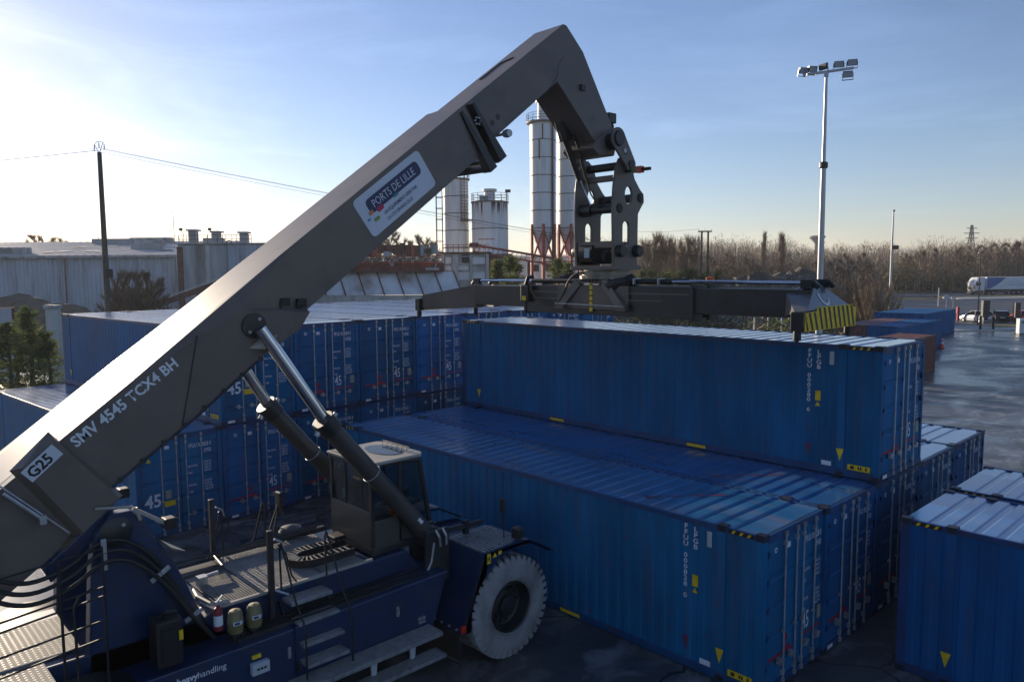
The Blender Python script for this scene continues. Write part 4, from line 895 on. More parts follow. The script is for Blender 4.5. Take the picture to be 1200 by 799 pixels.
    mr = b.build('mirror_arm', rs) if s < 0 else None
    if mr: b = mb(BLACK).box(*sorted((mir(1.40, s), mir(1.62, s))), -9.74, -9.66, 2.72, 3.12); b.build('mirror', mr, bevel=.03)
# rear platform, grating, rails
b = mb(DGREY).box(XC-.55, XC+.78, -16.4, -13.8, 2.16, 2.20); b.build('rear_deck', rs)
b = mb(MBLUE).box(XC-.7, XC+1.5, -17.6, -14.9, .7, 1.95); b.build('counterweight', rs, bevel=.06)
def grating(xa, xb, ya, yb, z, dy=.075):
    b = mb(GALV); y = ya
    pl = mb(GALV).box(xa, xb, ya, yb, z-.03, z).build('platform_plate', rs, bevel=.004)
    hh = mb(DGREY)
    while y < yb-.04:
        x = xa+.04
        while x < xb-.05:
            hh.add([(x, y+.02, z+.0025), (x+.034, y+.02, z+.0025), (x+.034, y+.05, z+.0025), (x, y+.05, z+.0025)], [(0, 1, 2, 3)]); x += .072
        y += dy
    o = hh.build('perforation', pl, fix=False); o['kind'] = 'stuff'
grating(XC+.80, XC+1.55, -16.4, -14.3, 2.22); grating(XC-.55, XC+.78, -16.4, -13.82, 2.24)
grating(XC+1.2, XC+1.66, -15.6, -14.15, 1.98)
for zz in (2.75, 3.25, 3.72):
    pass
b = mb(BLACK)
b.tube([(mir(1.72, 1), -14.23, 1.9), (mir(1.72, 1), -14.23, 3.9)], .018, 8)
b.tube([(mir(1.75, 1), -14.08, 1.5), (mir(1.75, 1), -14.10, 3.20), (mir(1.72, 1), -14.02, 3.33), (mir(1.66, 1), -13.86, 3.36)], .018, 8)
for z, e in ((3.92, 3.70), (3.38, 3.30), (3.26, 3.18), (2.95, 2.80), (2.70, 2.62)):
    b.tube([(mir(1.72, 1), -17.4, z-.15), (mir(1.72, 1), -14.9, z-.12), (mir(1.70, 1), -13.72, z+(e-z)*.2)], .014, 6)
b.tube([(mir(1.68, 1), -13.72, 1.9), (mir(1.68, 1), -13.72, 3.9)], .016, 6)
b.tube([(mir(1.72, 1), -17.2, 1.9), (mir(1.72, 1), -17.2, 3.8)], .018, 8)
b.build('guard_rail', rs, smooth=True)

# ------------------------------------------------------------------ lifting frame hanging from the boom head
SY = -1.46
sp = thing('lifting_frame', 'dark telescopic container lifting frame hanging level from the boom head, striped end plate', 'lifting frame', (XC, SY, 6.35))
# swivel yoke: two cut-out side plates
def plate_with_holes(outline, holes, x0, x1, m):
    import bmesh
    from mathutils.geometry import tessellate_polygon
    loops = [[Vector((u, v, 0)) for u, v in outline]]+[[Vector((u, v, 0)) for u, v in h] for h in holes]
    tris = tessellate_polygon(loops); flatp = [p for l in loops for p in l]; n = len(flatp)
    b = mb(m); vs = [(x0, p.x, p.y) for p in flatp]+[(x1, p.x, p.y) for p in flatp]; fs = [tuple(t) for t in tris]+[tuple(n+i for i in reversed(t)) for t in tris]
    base = 0
    for l in loops:
        k = len(l)
        for i in range(k): fs.append((base+i, base+(i+1) % k, n+base+(i+1) % k, n+base+i))
        base += k
    return b.add(vs, fs)
def circ(y, z, ry, rz, n=16): return [(y+ry*math.cos(2*math.pi*k/n), z+rz*math.sin(2*math.pi*k/n)) for k in range(n)]
def slot(y, z0, z1, w): return [(y+w*math.cos(R(a)), z1+w*math.sin(R(a))) for a in range(0, 181, 30)]+[(y+w*math.cos(R(a)), z0+w*math.sin(R(a))) for a in range(180, 361, 30)]
yo = -1.46+SY
outl = [(-1.92, 7.52), (-1.96, 8.9), (-1.93, 9.4), (-1.86, 9.85), (-1.72, 10.12), (-1.48, 10.2), (-1.28, 10.05), (-1.12, 9.66), (-.90, 9.42), (-.76, 9.32), (-.74, 9.12), (-.86, 8.98), (-.98, 8.82), (-1.0, 7.52)]
for s in (1, -1):
    x_ = mir(.60, s)
    b = plate_with_holes(outl, [circ(-1.36, 9.26, .15, .22), slot(-1.46, 8.15, 8.50, .13)], x_-.035, x_+.035, GREY)
    pl = b.build('yoke_plate', sp, bevel=.008)
    b = mb(BLACK)
    for y, z, r_ in ((-1.72, 8.93, .10), (-.90, 9.22, .10)): b.lathe([(0, s*.66), (r_, s*.66), (r_, s*.64), (r_*1.25, s*.64), (r_*1.25, s*.55)], (XC, y, z), 16, 'x')
    b.build('pin_cap', pl)
    b = mb(DGREY)
    for y in (-1.74, -1.08): b.lathe([(0, s*.80), (.13, s*.80), (.15, s*.76), (.15, s*.60)], (XC, y, 7.90), 18, 'x')
    b.build('roller_hub', pl, smooth=True)
    # link plate from the boom head down to the yoke
    xl = mir(.60+.11, s)
    n1 = [(-1.92+.26*math.cos(R(a)), 10.55+.26*math.sin(R(a))) for a in range(20, 221, 20)]; n2 = [(-1.45+.19*math.cos(R(a)), 9.98+.19*math.sin(R(a))) for a in range(200, 401, 20)]
    b = mb(GREY).prism(n1+n2, 'x', *sorted((xl, xl+s*.06))); lk_ = b.build('link_plate', sp, bevel=.012)
    b = mb(DGREY); b.lathe([(0, s*.82), (.17, s*.82), (.19, s*.78), (.19, s*.7)], (XC, -1.92, 10.55), 20, 'x'); b.lathe([(0, s*.80), (.10, s*.80), (.10, s*.7)], (XC, -1.45, 9.98), 16, 'x'); b.lathe([(.07, s*.785), (.055, s*.79), (0, s*.775)], (XC, -1.68, 10.26), 14, 'x'); b.build('link_boss', lk_, smooth=True)
    b = mb(MAST); b.lathe([(.055, s*.791), (.0, s*.792)], (XC, -1.70, 10.28), 14, 'x'); b.build('polished_pin', lk_)
b = mb(GREY).box(XC-.58, XC+.58, -1.62, -1.46, 9.62, 9.76); b.build('yoke_beam', sp, bevel=.01)
b = mb(DGREY).tube([(XC-.75, -1.46, 9.98), (XC+.75, -1.46, 9.98)], .10, 14); b.build('yoke_pin', sp, smooth=True)
b = mb(DGREY).tube([(XC-.62, -1.72, 8.93), (XC+.62, -1.72, 8.93)], .11, 16); b.tube([(XC-.62, -1.72, 8.93), (XC-.2, -1.72, 8.93)], .16, 16); b.build('yoke_tube', sp, smooth=True)
b = mb(DGREY).tube([(XC-.62, -.95, 9.22), (XC+.62, -.95, 9.22)], .11, 16); b.build('yoke_tube', sp, smooth=True)
b = mb(GREY).box(XC-.58, XC+.58, -1.9, -1.78, 7.98, 8.14); b.box(XC-.58, XC+.58, -1.14, -1.02, 7.98, 8.14); b.build('yoke_beam', sp, bevel=.01)
b = mb(BLACK)
for y in (-1.78, -1.1): b.tube([(XC-.45, y, 7.84), (XC-.02, y, 7.84)], [.25, .25], 18)
b.build('swivel_motor', sp, smooth=True)
b = mb(CTRL); b.box(XC-.2, XC-.05, -2.06, -2.03, 7.74, 7.98); b.build('motor_plate', sp)
b = mb(BLACK)
for k in range(3): b.lathe([(0, .20), (.16, .20), (.16, .32), (0, .32)], (XC, -1.72+k*.3, 7.75+.05*(k % 2)), 12, 'x')
b.build('gearbox', sp, smooth=True)
b = mb(GREY).box(XC-.66, XC+.66, -2.05, -.88, 7.44, 7.54); b.build('swivel_plate', sp, bevel=.01)
b = mb(BEIGE if False else CONCL).lathe([(.45, 7.22), (.66, 7.22), (.66, 7.30), (.60, 7.31), (.60, 7.40), (.64, 7.41), (.64, 7.44), (.4, 7.44)], (XC, SY, 0), 40)
b.mats[0] = mat('greased_ring', (.22, .20, .16), .45, metal=.5, var=.3, scale=5); ring_ = b.build('slew_ring', sp, smooth=True)
b = mb(DGREY)
for k in range(40):
    a = 2*math.pi*k/40; b.box(XC+.65*math.cos(a)-.02, XC+.65*math.cos(a)+.02, SY+.65*math.sin(a)-.02, SY+.65*math.sin(a)+.02, 7.15, 7.215)
b.build('ring_tooth', ring_)
b = mb(GREY)
b.box(XC-.55, XC+.55, SY-.58, SY+.58, 7.12, 7.20); b.build('slew_base', sp)
for sy in (1, -1):
    for sx in (1, -1):
        b = mb(GREY); b.beam((XC+sx*.42, SY+sy*.52, 7.14), (XC+sx*.98, SY+sy*.60, 6.55), .22, .16, (0, 1, 0)); b.box(*sorted((XC+sx*.85, XC+sx*1.15)), *sorted((SY+sy*.52, SY+sy*.68)), 6.46, 6.62)
        b.build('brace_leg', sp, bevel=.01)
    b = mb(GREY).box(XC-1.15, XC+1.15, *sorted((SY+sy*.50, SY+sy*.56)), 6.48, 7.05); b.build('side_plate', sp)
# main beams (twin) and telescopic arms; the pair sits a little to the left of the swivel
SXC = -6.62
for sy in (1, -1):
    y_ = SY+sy*.34
    b = mb(DGREY).box(SXC-2.05, SXC+3.3, y_-.17, y_+.17, 6.33, 7.05); mbm = b.build('main_beam', sp, bevel=.01)
    b = mb(GREY); yf = y_+sy*.172
    b.box(SXC-1.95, SXC+3.2, *sorted((yf, yf+sy*.03)), 6.86, 6.90).box(SXC-1.95, SXC+2.5, *sorted((yf, yf+sy*.025)), 6.70, 6.73)
    b.build('stiffener', mbm)
    b = mb(DGREY)
    for x in (SXC-2.05, SXC+3.22): b.box(x, x+.07, *sorted((y_-.20, y_+.20)), 6.29, 7.09)
    b.build('guide_collar', mbm, bevel=.008)
for sx, xe in ((1, SXC+6.0), (-1, SXC-6.0)):
    for sy in (1, -1):
        y_ = SY+sy*.34; b = mb(DGREY)
        if sx > 0: b.box(SXC+2.4, xe-.1, y_-.14, y_+.14, 6.46, 7.02)
        else: b.box(xe+1.9, SXC-1.2, y_-.14, y_+.14, 6.46, 7.02)
        ab = b.build('extension_arm', sp, bevel=.008)
        b = mb(DGREY)
        if sx > 0: b.box(SXC+3.4, xe-.3, *sorted((y_+sy*.13, y_+sy*.15)), 6.62, 6.64).box(SXC+3.4, xe-.3, *sorted((y_+sy*.13, y_+sy*.15)), 6.52, 6.56)
        else: b.box(xe+2, SXC-2.2, *sorted((y_+sy*.13, y_+sy*.15)), 6.62, 6.64)
        b.build('stiffener', ab)
# end beams
def endbeam(sx):
    xe = SXC+sx*6.0; x0_, x1_ = sorted((xe-sx*.12, xe+sx*.14))
    b = mb(GREY).box(x0_, x1_, SY-1.16, SY+1.16, 6.33, 6.62); eb = b.build('end_beam', sp, bevel=.012)
    # sloping gusset from the arm down to the beam ends
    for sy in (1, -1):
        b = mb(GREY); xi = xe-sx*(.25 if sx > 0 else 1.9)
        if sx > 0:
            b = mb(mat('end_paint', (.10, .10, .105), .35, var=.1, coat=.9)); vs = [(xe-.20, SY, 7.20), (xe+.135, SY, 6.64), (xe+.135, SY+sy*1.0, 6.64), (xe-.55, SY+sy*.50, 6.95), (xe-.55, SY, 7.05), (xe-.55, SY+sy*.55, 6.50), (xe-.1, SY+sy*1.05, 6.60)]
            b.add(vs, [(0, 1, 2), (0, 2, 3), (0, 3, 4), (3, 2, 6), (3, 6, 5)])
        else:
            vs = [(xi, SY+sy*.20, 7.04), (xi, SY+sy*.48, 7.04), (xe+.1, SY+sy*1.10, 6.72), (xe+.1, SY+sy*.86, 6.72), (xi, SY+sy*.20, 6.37), (xi, SY+sy*.48, 6.37), (xe+.1, SY+sy*1.10, 6.32), (xe+.1, SY+sy*.86, 6.32)]
            b.add(vs, [(0, 1, 2, 3), (7, 6, 5, 4), (0, 4, 5, 1), (1, 5, 6, 2), (2, 6, 7, 3), (3, 7, 4, 0)])
        b.build('end_gusset', eb)
        b = mb(BLACK); yt = SY+sy*1.13
        b.box(xe-.10, xe+.12, *sorted((yt-.09, yt+.10)), 6.26, 6.62).tube([(xe, yt, 6.25), (xe, yt, 6.08)], .075, 10).add([(xe-.05, yt-.05, 6.10), (xe+.05, yt-.05, 6.10), (xe+.05, yt+.05, 6.10), (xe-.05, yt+.05, 6.10), (xe, yt, 6.0)], [(0, 1, 4), (1, 2, 4), (2, 3, 4), (3, 0, 4), (3, 2, 1, 0)])
        b.build('twistlock', eb, bevel=.012)
    # striped plate on the outer end
    xo = xe+sx*.145
    b = mb(YEL)
    ol = [(SY-1.14, 6.25), (SY+1.14, 6.25), (SY+1.14, 6.64), (SY+.98, 6.66), (SY+.98, 6.70), (SY-.62, 6.70), (SY-.66, 6.62), (SY-1.14, 6.60)]
    b.prism(ol, 'x', *sorted((xo, xo+sx*.012))); wp = b.build('warning_plate', eb)
    b = mb(mat('stripe_brown', (.05, .042, .03), .6))
    for k in range(11):
        u = SY-1.10+k*.208; xx = xo+sx*.0145
        b.add([(xx, u+.03, 6.26), (xx, u+.115, 6.26), (xx, u-.03, 6.60 if k < 3 else 6.69), (xx, u-.125 if k else u-.04, 6.60 if k < 3 else 6.69)], [(0, 1, 2, 3)])
    b.build('stripe', wp, fix=False)
    if sx > 0:
        b = mb(SIGNW); pts = []; N = 12; sn = Vector((.56, 0, .335)).normalized(); sl_ = Vector((-.335, 0, .56)).normalized(); o_ = Vector((xe+.135, SY, 6.64))+sl_*.27+sn*.008; vs = []
        for k in range(N+1):
            a = R(150+k*200/N); w_ = .075*(1-.4*k/N); c_ = Vector((math.cos(a)*.17, math.sin(a)*.17)); d_ = c_.normalized()
            for e in (.5, -.5): u_ = c_+d_*w_*e; vs.append(o_+Vector((0, 1, 0))*(u_.x-.06)+sl_*u_.y)
        b.add(vs, [(2*k, 2*k+2, 2*k+3, 2*k+1) for k in range(N)])
        b.build('hook_mark', eb, fix=False)
endbeam(1); endbeam(-1)
# telescope rods, hoses, small gear
for sx in (1, -1):
    for sy in (-1, 1):
        y_ = SY+sy*.34; b = mb(CHROME)
        xa, xb = (SXC+2.6, SXC+5.8) if sx > 0 else (SXC-4.2, SXC-1.9)
        b.tube([(xa, y_, 7.16), (xb, y_, 7.16 if sx < 0 else 7.15)], .035, 10); tr = b.build('telescope_rod', sp, smooth=True)
        b = mb(BLACK); b.tube([(SXC+sx*.2, y_, 7.16), (xa if sx > 0 else xb, y_, 7.16)], .06, 12)
        e = xb if sx > 0 else xa; b.box(e-.12, e+.12, y_-.06, y_+.06, 7.05, 7.22)
        b.tube([(e, y_, 7.16), (e+sx*.13, y_, 7.15), (e+sx*.22, y_, 7.06)], .05, 8)
        b.build('telescope_cylinder', tr, smooth=True)
b = mb(ROD)
for x in (SXC+.9, SXC+1.6, SXC+2.3): b.box(x-.015, x+.015, SY-.47, SY-.2, 7.09, 7.24)
b.build('pipe_clip', sp)
b = mb(BLACK)
for k in range(4): b.tube([(SXC-1.8, SY-.2+.08*k, 7.12), (SXC-.9, SY-.1+.08*k, 7.2+.05*k), (SXC+.2, SY+.1+.05*k, 7.12), (SXC+2.0, SY+.1*k, 7.14), (SXC+2.8, SY+.05*k, 7.12)], .03, 6)
b.tube([(XC+.35, SY-.4, 7.1), (XC+.6, SY-.5, 7.05), (XC+.95, SY-.4, 7.12), (XC+1.0, SY-.2, 7.2)], .16, 8)
b.build('hose_bundle', sp, smooth=True)
b = mb(mat('hose_sheath', (.09, .06, .045), .6, var=.3)).tube([*curve([(SXC-1.75, SY-.58, 7.12), (SXC-1.65, SY-.64, 6.9), (SXC-1.35, SY-.66, 6.62), (SXC-.95, SY-.66, 6.47), (SXC-.65, SY-.66, 6.62), (SXC-.42, SY-.66, 6.95), (SXC-.30, SY-.62, 7.2), (SXC-.05, SY-.6, 7.36), (SXC+.2, SY-.5, 7.34)])], .028, 8); b.build('loose_hose', sp, smooth=True)
b = mb(BLACK); b.box(SXC-2.06, SXC-1.76, SY-.66, SY-.5, 6.62, 7.05); b.tube([(SXC-1.9, SY-.6, 7.05), (SXC-1.8, SY-.62, 7.25), (SXC-1.7, SY-.5, 7.28)], .06, 6); jb = b.build('valve_block', sp, bevel=.03)
mb(YEL).box(SXC-1.98, SXC-1.84, SY-.672, SY-.662, 6.64, 6.76).build('yellow_label', jb)
b = mb(YEL)
for k in range(6): b.box(XC-.05, XC+.05, SY-.572, SY-.565, 6.42+k*.135, 6.42+k*.135+.105)
b.use(DGREY).box(XC-.05, XC+.05, SY-.568, SY-.562, 6.40, 7.2)
b.build('centre_mark', sp)
b = mb(ROD).beam((XC-1.1, SY-.70, 6.60), (XC+1.1, SY-.70, 6.57), .02, .02); b.build('tie_rod', sp)
mb(ORANGE).box(SXC+2.95, SXC+3.12, SY+.5, SY+.62, 7.12, 7.26).build('warning_lamp', sp, bevel=.02)
b = mb(BLACK).box(XC+.40, XC+.98, -1.52, -1.44, 9.79, 9.86); b.use(mat('green_lens', (.05, .2, .04), .3)).box(XC+.86, XC+.96, -1.56, -1.45, 9.76, 9.89).use(REDL).box(XC+.98, XC+1.15, -1.57, -1.43, 9.75, 9.90).use(BLACK).box(XC+1.15, XC+1.36, -1.52, -1.44, 9.79, 9.86); b.build('signal_lamp', sp)
# damper between boom and yoke
b = mb(BLACK).tube([(XC-.22, -2.85, 10.75), (XC-.18, -2.52, 10.1), (XC-.15, -2.28, 9.62)], .075, 12); dm = b.build('damper', sp, smooth=True)
b = mb(CHROME).tube([(XC-.15, -2.28, 9.62), (XC-.1, -1.95, 9.02)], .03, 10); b.build('damper_rod', dm, smooth=True)
b = mb(BRUB)
for k in range(2): b.tube([(XC-.08+.05*k, -2.75, 10.9), (XC-.0+.05*k, -2.52, 10.35), (XC-.05+.05*k, -2.3, 9.9), (XC+.0, -2.05, 9.3), (XC+.1, -1.85, 8.95), (XC+.4, -1.7, 9.2)], .018, 6)
b.tube([(XC+.35, -2.3, 10.6), (XC+.2, -2.5, 10.2), (XC, -2.45, 10.25)], .02, 6)
b.build('hydraulic_hose', dm, smooth=True)
b = mb(DGREY).prism([(-3.0, 10.95), (-2.7, 10.98), (-2.62, 10.55), (-2.8, 10.5)], 'x', XC-.34, XC-.08); b.build('damper_bracket', dm, bevel=.02)

# ------------------------------------------------------------------ far things, each set down at a measured distance
def ZP(px, py, d): return CZ-(py-(317.0-0.0072*(px-600)))*d/889.26
def SP(px, d): return (px-600)/889.26*d
def at(px, d, z=0.0): return PX(px, d, z)
def plant(name, label, cat, px, d, group=None, z=0.0): return thing(name, label, cat, tuple(at(px, d, z)), TH, group, local=True)

# utility pole with its wires
q = at(127, 45); up_ = thing('utility_pole', 'weathered leaning utility pole with wires standing behind the container block', 'utility pole', tuple(q), TH, local=True)
b = mb(POLE).tube([(0, 0, 0), (.0, 0, 14.45)], [.21, .12], 12); b.build('pole_shaft', up_, smooth=True)
b = mb(DGREY).tube([(0, 0, 14.4), (-.27, 0, 14.9), (-.08, 0, 15.08), (.08, 0, 15.08), (.30, 0, 14.98)], .02, 6).tube([(0, 0, 14.4), (.22, 0, 14.98)], .02, 6); b.build('insulator_frame', up_)
for x, z in ((-.28, 14.88), (.30, 14.95), (0, 15.05)):
    b = mb(CTRL).lathe([(0, z-.34), (.05, z-.32), (.02, z-.24), (.05, z-.2), (.02, z-.12), (.04, z-.06), (0, z)], (x, 0, 0), 8); b.build('insulator', up_)
    pts = []
    for k in range(9): t = k/8; pts.append((x-62*t, 20*t, z-.34-.4*t-3.0*4*t*(1-t)*.12))
    b = mb(BLACK).tube(pts, .009, 4); b.build('wire', up_)
    pts = []
    for k in range(9): t = k/8; pts.append((x+40*t, 18*t, z-.34-6.3*t-3.0*4*t*(1-t)*.10))
    b = mb(BLACK).tube(pts, .009, 4); b.build('wire', up_)
b = mb(DGREY).box(.05, .45, -.25, -.05, 7.2, 7.7); b.build('junction_box', up_, bevel=.03)

# warehouse
d = 100; wh = plant('warehouse', 'long low warehouse of pale corrugated sheet with a shallow roof behind the boom', 'warehouse', -250, d)
x0w, x1w = SP(-250, d)-SP(-250, d), SP(209, d)-SP(-250, d)
ze = ZP(100, 299.5, d); zr = ZP(100, 284, d+24)
vs = corr(0, x1w, .10, .55, 0, 1)
b = mb(WGREY); n = len(vs); b.add([(x, y, 0) for x, y in vs]+[(x, y, ze-.15) for x, y in vs], [(i, i+1, n+i+1, n+i) for i in range(n-1)]); b.build('wall', wh, fix=False)
b = mb(WGREY); b.add([(0, 0.1, 0), (0, 48, 0), (0, 48, ze), (0, 24, zr), (0, .1, ze)], [(0, 1, 2, 3, 4)]); b.add([(x1w, 0.1, 0), (x1w, 48, 0), (x1w, 48, ze), (x1w, 24, zr), (x1w, .1, ze)], [(4, 3, 2, 1, 0)]); b.add([(0, 48, 0), (x1w, 48, 0), (x1w, 48, ze), (0, 48, ze)], [(0, 1, 2, 3)]); b.build('wall', wh, fix=False)
b = mb(WROOF)
for (ya, za, yb, zb_) in ((-.4, ze-.1, 24, zr), (24, zr, 48.4, ze-.1)):
    pr = corr(-.3, x1w+.2, .05, 1.1, 0, 1); n = len(pr)
    b.add([(x, ya, za+y) for x, y in pr]+[(x, yb, zb_+y) for x, y in pr], [(i, i+1, n+i+1, n+i) for i in range(n-1)])
rfw = b.build('roof', wh, fix=False)
b = mb(CONC).box(-.3, x1w+.2, -.62, -.4, ze-.35, ze-.02); b.build('gutter', wh)
for px in (75, 82, 145, 205):
    x = SP(px, d)-SP(-250, d); b = mb(CONC if px != 82 else RUST).tube([(x, -.5, 0), (x, -.5, ze-.2)], .09, 8); b.build('downpipe', wh)
for px, yy, w in ((-40, 4, 9), (0, 4, 3.5), (44, 20, 6), (90, 22, 6.5), (112, 16, 4.2), (133, 10, 4), (-120, 12, 8), (185, 20, 3)):
    x = SP(px, d)-SP(-250, d); z = ze+(zr-ze)*yy/24
    b = mb(CONC).box(x-w/2, x+w/2, yy-.6, yy+.8, z-.2, z+.75); b.build('roof_vent', rfw, bevel=.08)
for k in range(14):
    x = random.uniform(30, x1w-2); y = random.uniform(3, 20); z = ze+(zr-ze)*y/24+.07; w = random.uniform(1, 2.5)
    b = mb(CONC).add([(x, y, z), (x+w, y, z), (x+w+.2, y+1.6, z+(zr-ze)/24*1.6), (x+.2, y+1.6, z+(zr-ze)/24*1.6)], [(0, 1, 2, 3)]); b.build('roof_sheet', rfw, fix=False)
x = SP(146, d)-SP(-250, d); b = mb(MAST).tube([(x, 16, ze+1), (x-.05, 16, ze+7.0)], .05, 6); b.build('antenna', wh)
for px in (15, 129): x = SP(px, d)-SP(-250, d); b = mb(MAST).tube([(x, 22, zr-.4), (x, 22, zr+.7)], .07, 6); b.build('roof_stub', wh)

# storage block with vents and rails on its roof
d = 88; SBE = 362; sb_ = plant('storage_block', 'stained storage block with three stub vents and railings on its flat roof', 'building', 211, d)
X = lambda px: SP(px, d)-SP(211, d)
zt_ = ZP(250, 286.5, d)
b = mb(CONC).box(0, X(SBE), .3, 12, 0, zt_); b.build('wall', sb_)
b = mb(RUST).box(X(211), X(217), -.1, .32, 0, zt_-.3); b.build('rust_panel', sb_)
for pa, pb, m_ in ((217.6, 243, CONC), (249.5, 268, CONC)):
    b = mb(m_).box(X(pa), X(pb), -.05, .31, 0, zt_-.12); b.build('wall_panel', sb_, bevel=.03)
b = mb(CONCL).tube([((X(243)+X(249.5))/2, .1, 0), ((X(243)+X(249.5))/2, .1, zt_-.1)], (X(249.5)-X(243))/2, 12); b.build('column', sb_, smooth=True)
pr = corr(X(268), X(SBE), .12, .5, .2, -1); n = len(pr); b = mb(WGREY).add([(x, y, 0) for x, y in pr]+[(x, y, zt_-.1) for x, y in pr], [(i, i+1, n+i+1, n+i) for i in range(n-1)]); b.build('cladding', sb_, fix=False)
b = mb(CONC).box(-.1, X(SBE), -.15, 12, zt_, zt_+.12); rfs = b.build('roof', sb_)
for px, w, h in ((226.5, .85, 1.55), (253.5, .85, 1.35), (286, .8, 1.25)):
    b = mb(CONC).box(X(px)-w/2, X(px)+w/2, .6, .6+w, zt_+.1, zt_+h); v_ = b.build('vent', sb_); mb(CONC).box(X(px)-w*.72, X(px)+w*.72, .4, .8+w*1.2, zt_+h, zt_+h+.18).build('vent_cap', v_)
b = mb(RUST)
for px in (208, 213, 217, 222, 235, 246, 258, 264, 268, 275, 280, 295, 297.5): b.tube([(X(px), .1, zt_), (X(px), .1, zt_+1.05)], .035, 5)
for z in (.55, 1.03): b.tube([(X(208), .1, zt_+z), (X(298), .1, zt_+z)], .03, 5)
b.build('railing', sb_)
for px, t in ((218, -.2), (246, .35)):
    b = mb(DGREY).tube([(X(px), .3, zt_), (X(px), .3, zt_+1.1), (X(px)+t, .2, zt_+1.6)], .035, 6); b.box(X(px)+t-.17, X(px)+t+.17, 0, .2, zt_+1.55, zt_+1.85); b.build('flood_lamp', sb_)
b = mb(BLACK).tube([(X(270)+.3*math.cos(a), .5, zt_+.1+.3*math.sin(a)) for a in [math.pi*k/8 for k in range(9)]], .06, 6); b.build('pipe_bend', sb_)

# silos
def silo(px0, px1, pyt, pyb, d, label, cone=None, rail=True, bands=7, vent=(0.5, 1.3), plat=1.25, legs=False, rust=False, n=28):
    pc = (px0+px1)/2; r = (px1-px0)/2*d/889.26; zt = ZP(pc, pyt, d); zb = ZP(pc, pyb, d)
    t = plant('silo', label, 'silo', pc, d+r)
    b = mb(SILO).lathe([(r, zb), (r, zt), (0, zt+.25)], (0, 0, 0), n); sh = b.build('shell', t, smooth=True)
    for k in range(bands):
        z = zb+(zt-zb)*(k+.0)/bands+.02; b = mb(SBAND).lathe([(r+.005, z), (r+.05, z), (r+.05, z+.12), (r+.005, z+.12)], (0, 0, 0), n); b.build('seam_band', sh)
    if cone is not None:
        zc = ZP(pc, cone, d); b = mb(SILO).lathe([(r, zb), (.35, zc), (.35, zc-.8), (0, zc-.8)], (0, 0, 0), n); b.build('cone', t, smooth=True)
    b = mb(SBAND).lathe([(0, zt+.02), (r*plat, zt+.02), (r*plat, zt+.22), (0, zt+.27)], (0, 0, 0), n); pf = b.build('platform', t)
    if rail:
        b = mb(RUST if rust else DGREY); rr = r*plat-.06
        for k in range(14): a = 2*math.pi*k/14; b.tube([(rr*math.cos(a), rr*math.sin(a), zt+.2), (rr*math.cos(a), rr*math.sin(a), zt+1.35)], .035, 5)
        for z in (.62, 1.0, 1.33): b.tube([(rr*math.cos(2*math.pi*k/28), rr*math.sin(2*math.pi*k/28), zt+z) for k in range(29)], .028, 4)
        b.build('railing', pf)
    b = mb(SILO).lathe([(vent[0], zt+.2), (vent[0], zt+vent[1]), (vent[0]*1.35, zt+vent[1]), (vent[0]*1.35, zt+vent[1]+.3), (0, zt+vent[1]+.35)], (0, 0, 0), 14); b.build('vent', t)
    if legs:
        for k in range(6):
            a = 2*math.pi*(k+.5)/6; x, y = r*math.cos(a), r*math.sin(a); mb(REDST).tube([(x*1.02, y*1.02, 0), (x*1.02, y*1.02, zb+.6)], .21, 8).build('leg', t)
            a2 = 2*math.pi*(k+1.5)/6; x2, y2 = r*math.cos(a2), r*math.sin(a2)
            b = mb(REDST).tube([(x, y, zb), (x2, y2, zb-4.8)], .10, 5).tube([(x2, y2, zb), (x, y, zb-4.8)], .10, 5).tube([(x, y, zb-4.8), (x2, y2, zb-4.8)], .08, 5); b.build('leg_brace', t)
    return t, r, zt, zb
t, r_, zt1, zb1 = silo(622, 652, 147, 268, 110, 'tall white ringed silo on red legs, carrying the railed top platform with a vent', cone=300, bands=6, legs=True, vent=(.75, 3.0), plat=1.28)
b = mb(RUST).tube([(r_*.72, -r_*.85, 0), (r_*.72, -r_*.85, zt1)], .14, 8); b.build('riser_pipe', t)
b = mb(RUST).tube([(-.1, -r_*1.02, zt1-.3), (-.1, -r_*1.02, zt1-2.3), (-.6, -r_*1.0, zt1-2.4), (-.6, -r_*1.0, zt1-5.2)], .09, 6); b.build('drain_pipe', t)
t, r_, zt2, zb2 = silo(653, 684, 150, 268, 112, 'tall white ringed silo on red legs, partly hidden by the swivel yoke', cone=300, bands=6, legs=True, rail=False, vent=(.3, .6), plat=1.1)
b = mb(RUST).tube([(r_*.55, -r_*.88, 3), (r_*.55, -r_*.88, zt2)], .12, 8); b.build('riser_pipe', t)
t, r_, zt3, zb3 = silo(521, 551, 212, 330, 108, 'slimmer white silo rising beside the underside of the boom, with a rusty side stair cage', bands=6, rust=True, plat=1.12, vent=(.3, .5))
b = mb(RUST)
for k in range(14): z = zt3-5.5+k*.42; b.tube([(r_*.5, -r_*1.0, z), (r_*.95, -r_*.75, z)], .03, 4)
for x, y in ((r_*.5, -r_*1.0), (r_*.95, -r_*.75), (r_*.75, -r_*.95)): b.tube([(x, y, zt3-5.6), (x, y, zt3+1.3)], .035, 4)
b.box(r_*.4, r_*1.3, -r_*1.2, -r_*.6, zt3-5.8, zt3-5.65); b.build('ladder_cage', t)
t, r_, zt4, zb4 = silo(554, 597, 238, 330, 106, 'squat wide white tank with rust runs and a crowded railed roof', bands=3, rust=True, plat=1.04, vent=(.75, 1.7))
b = mb(RUST)
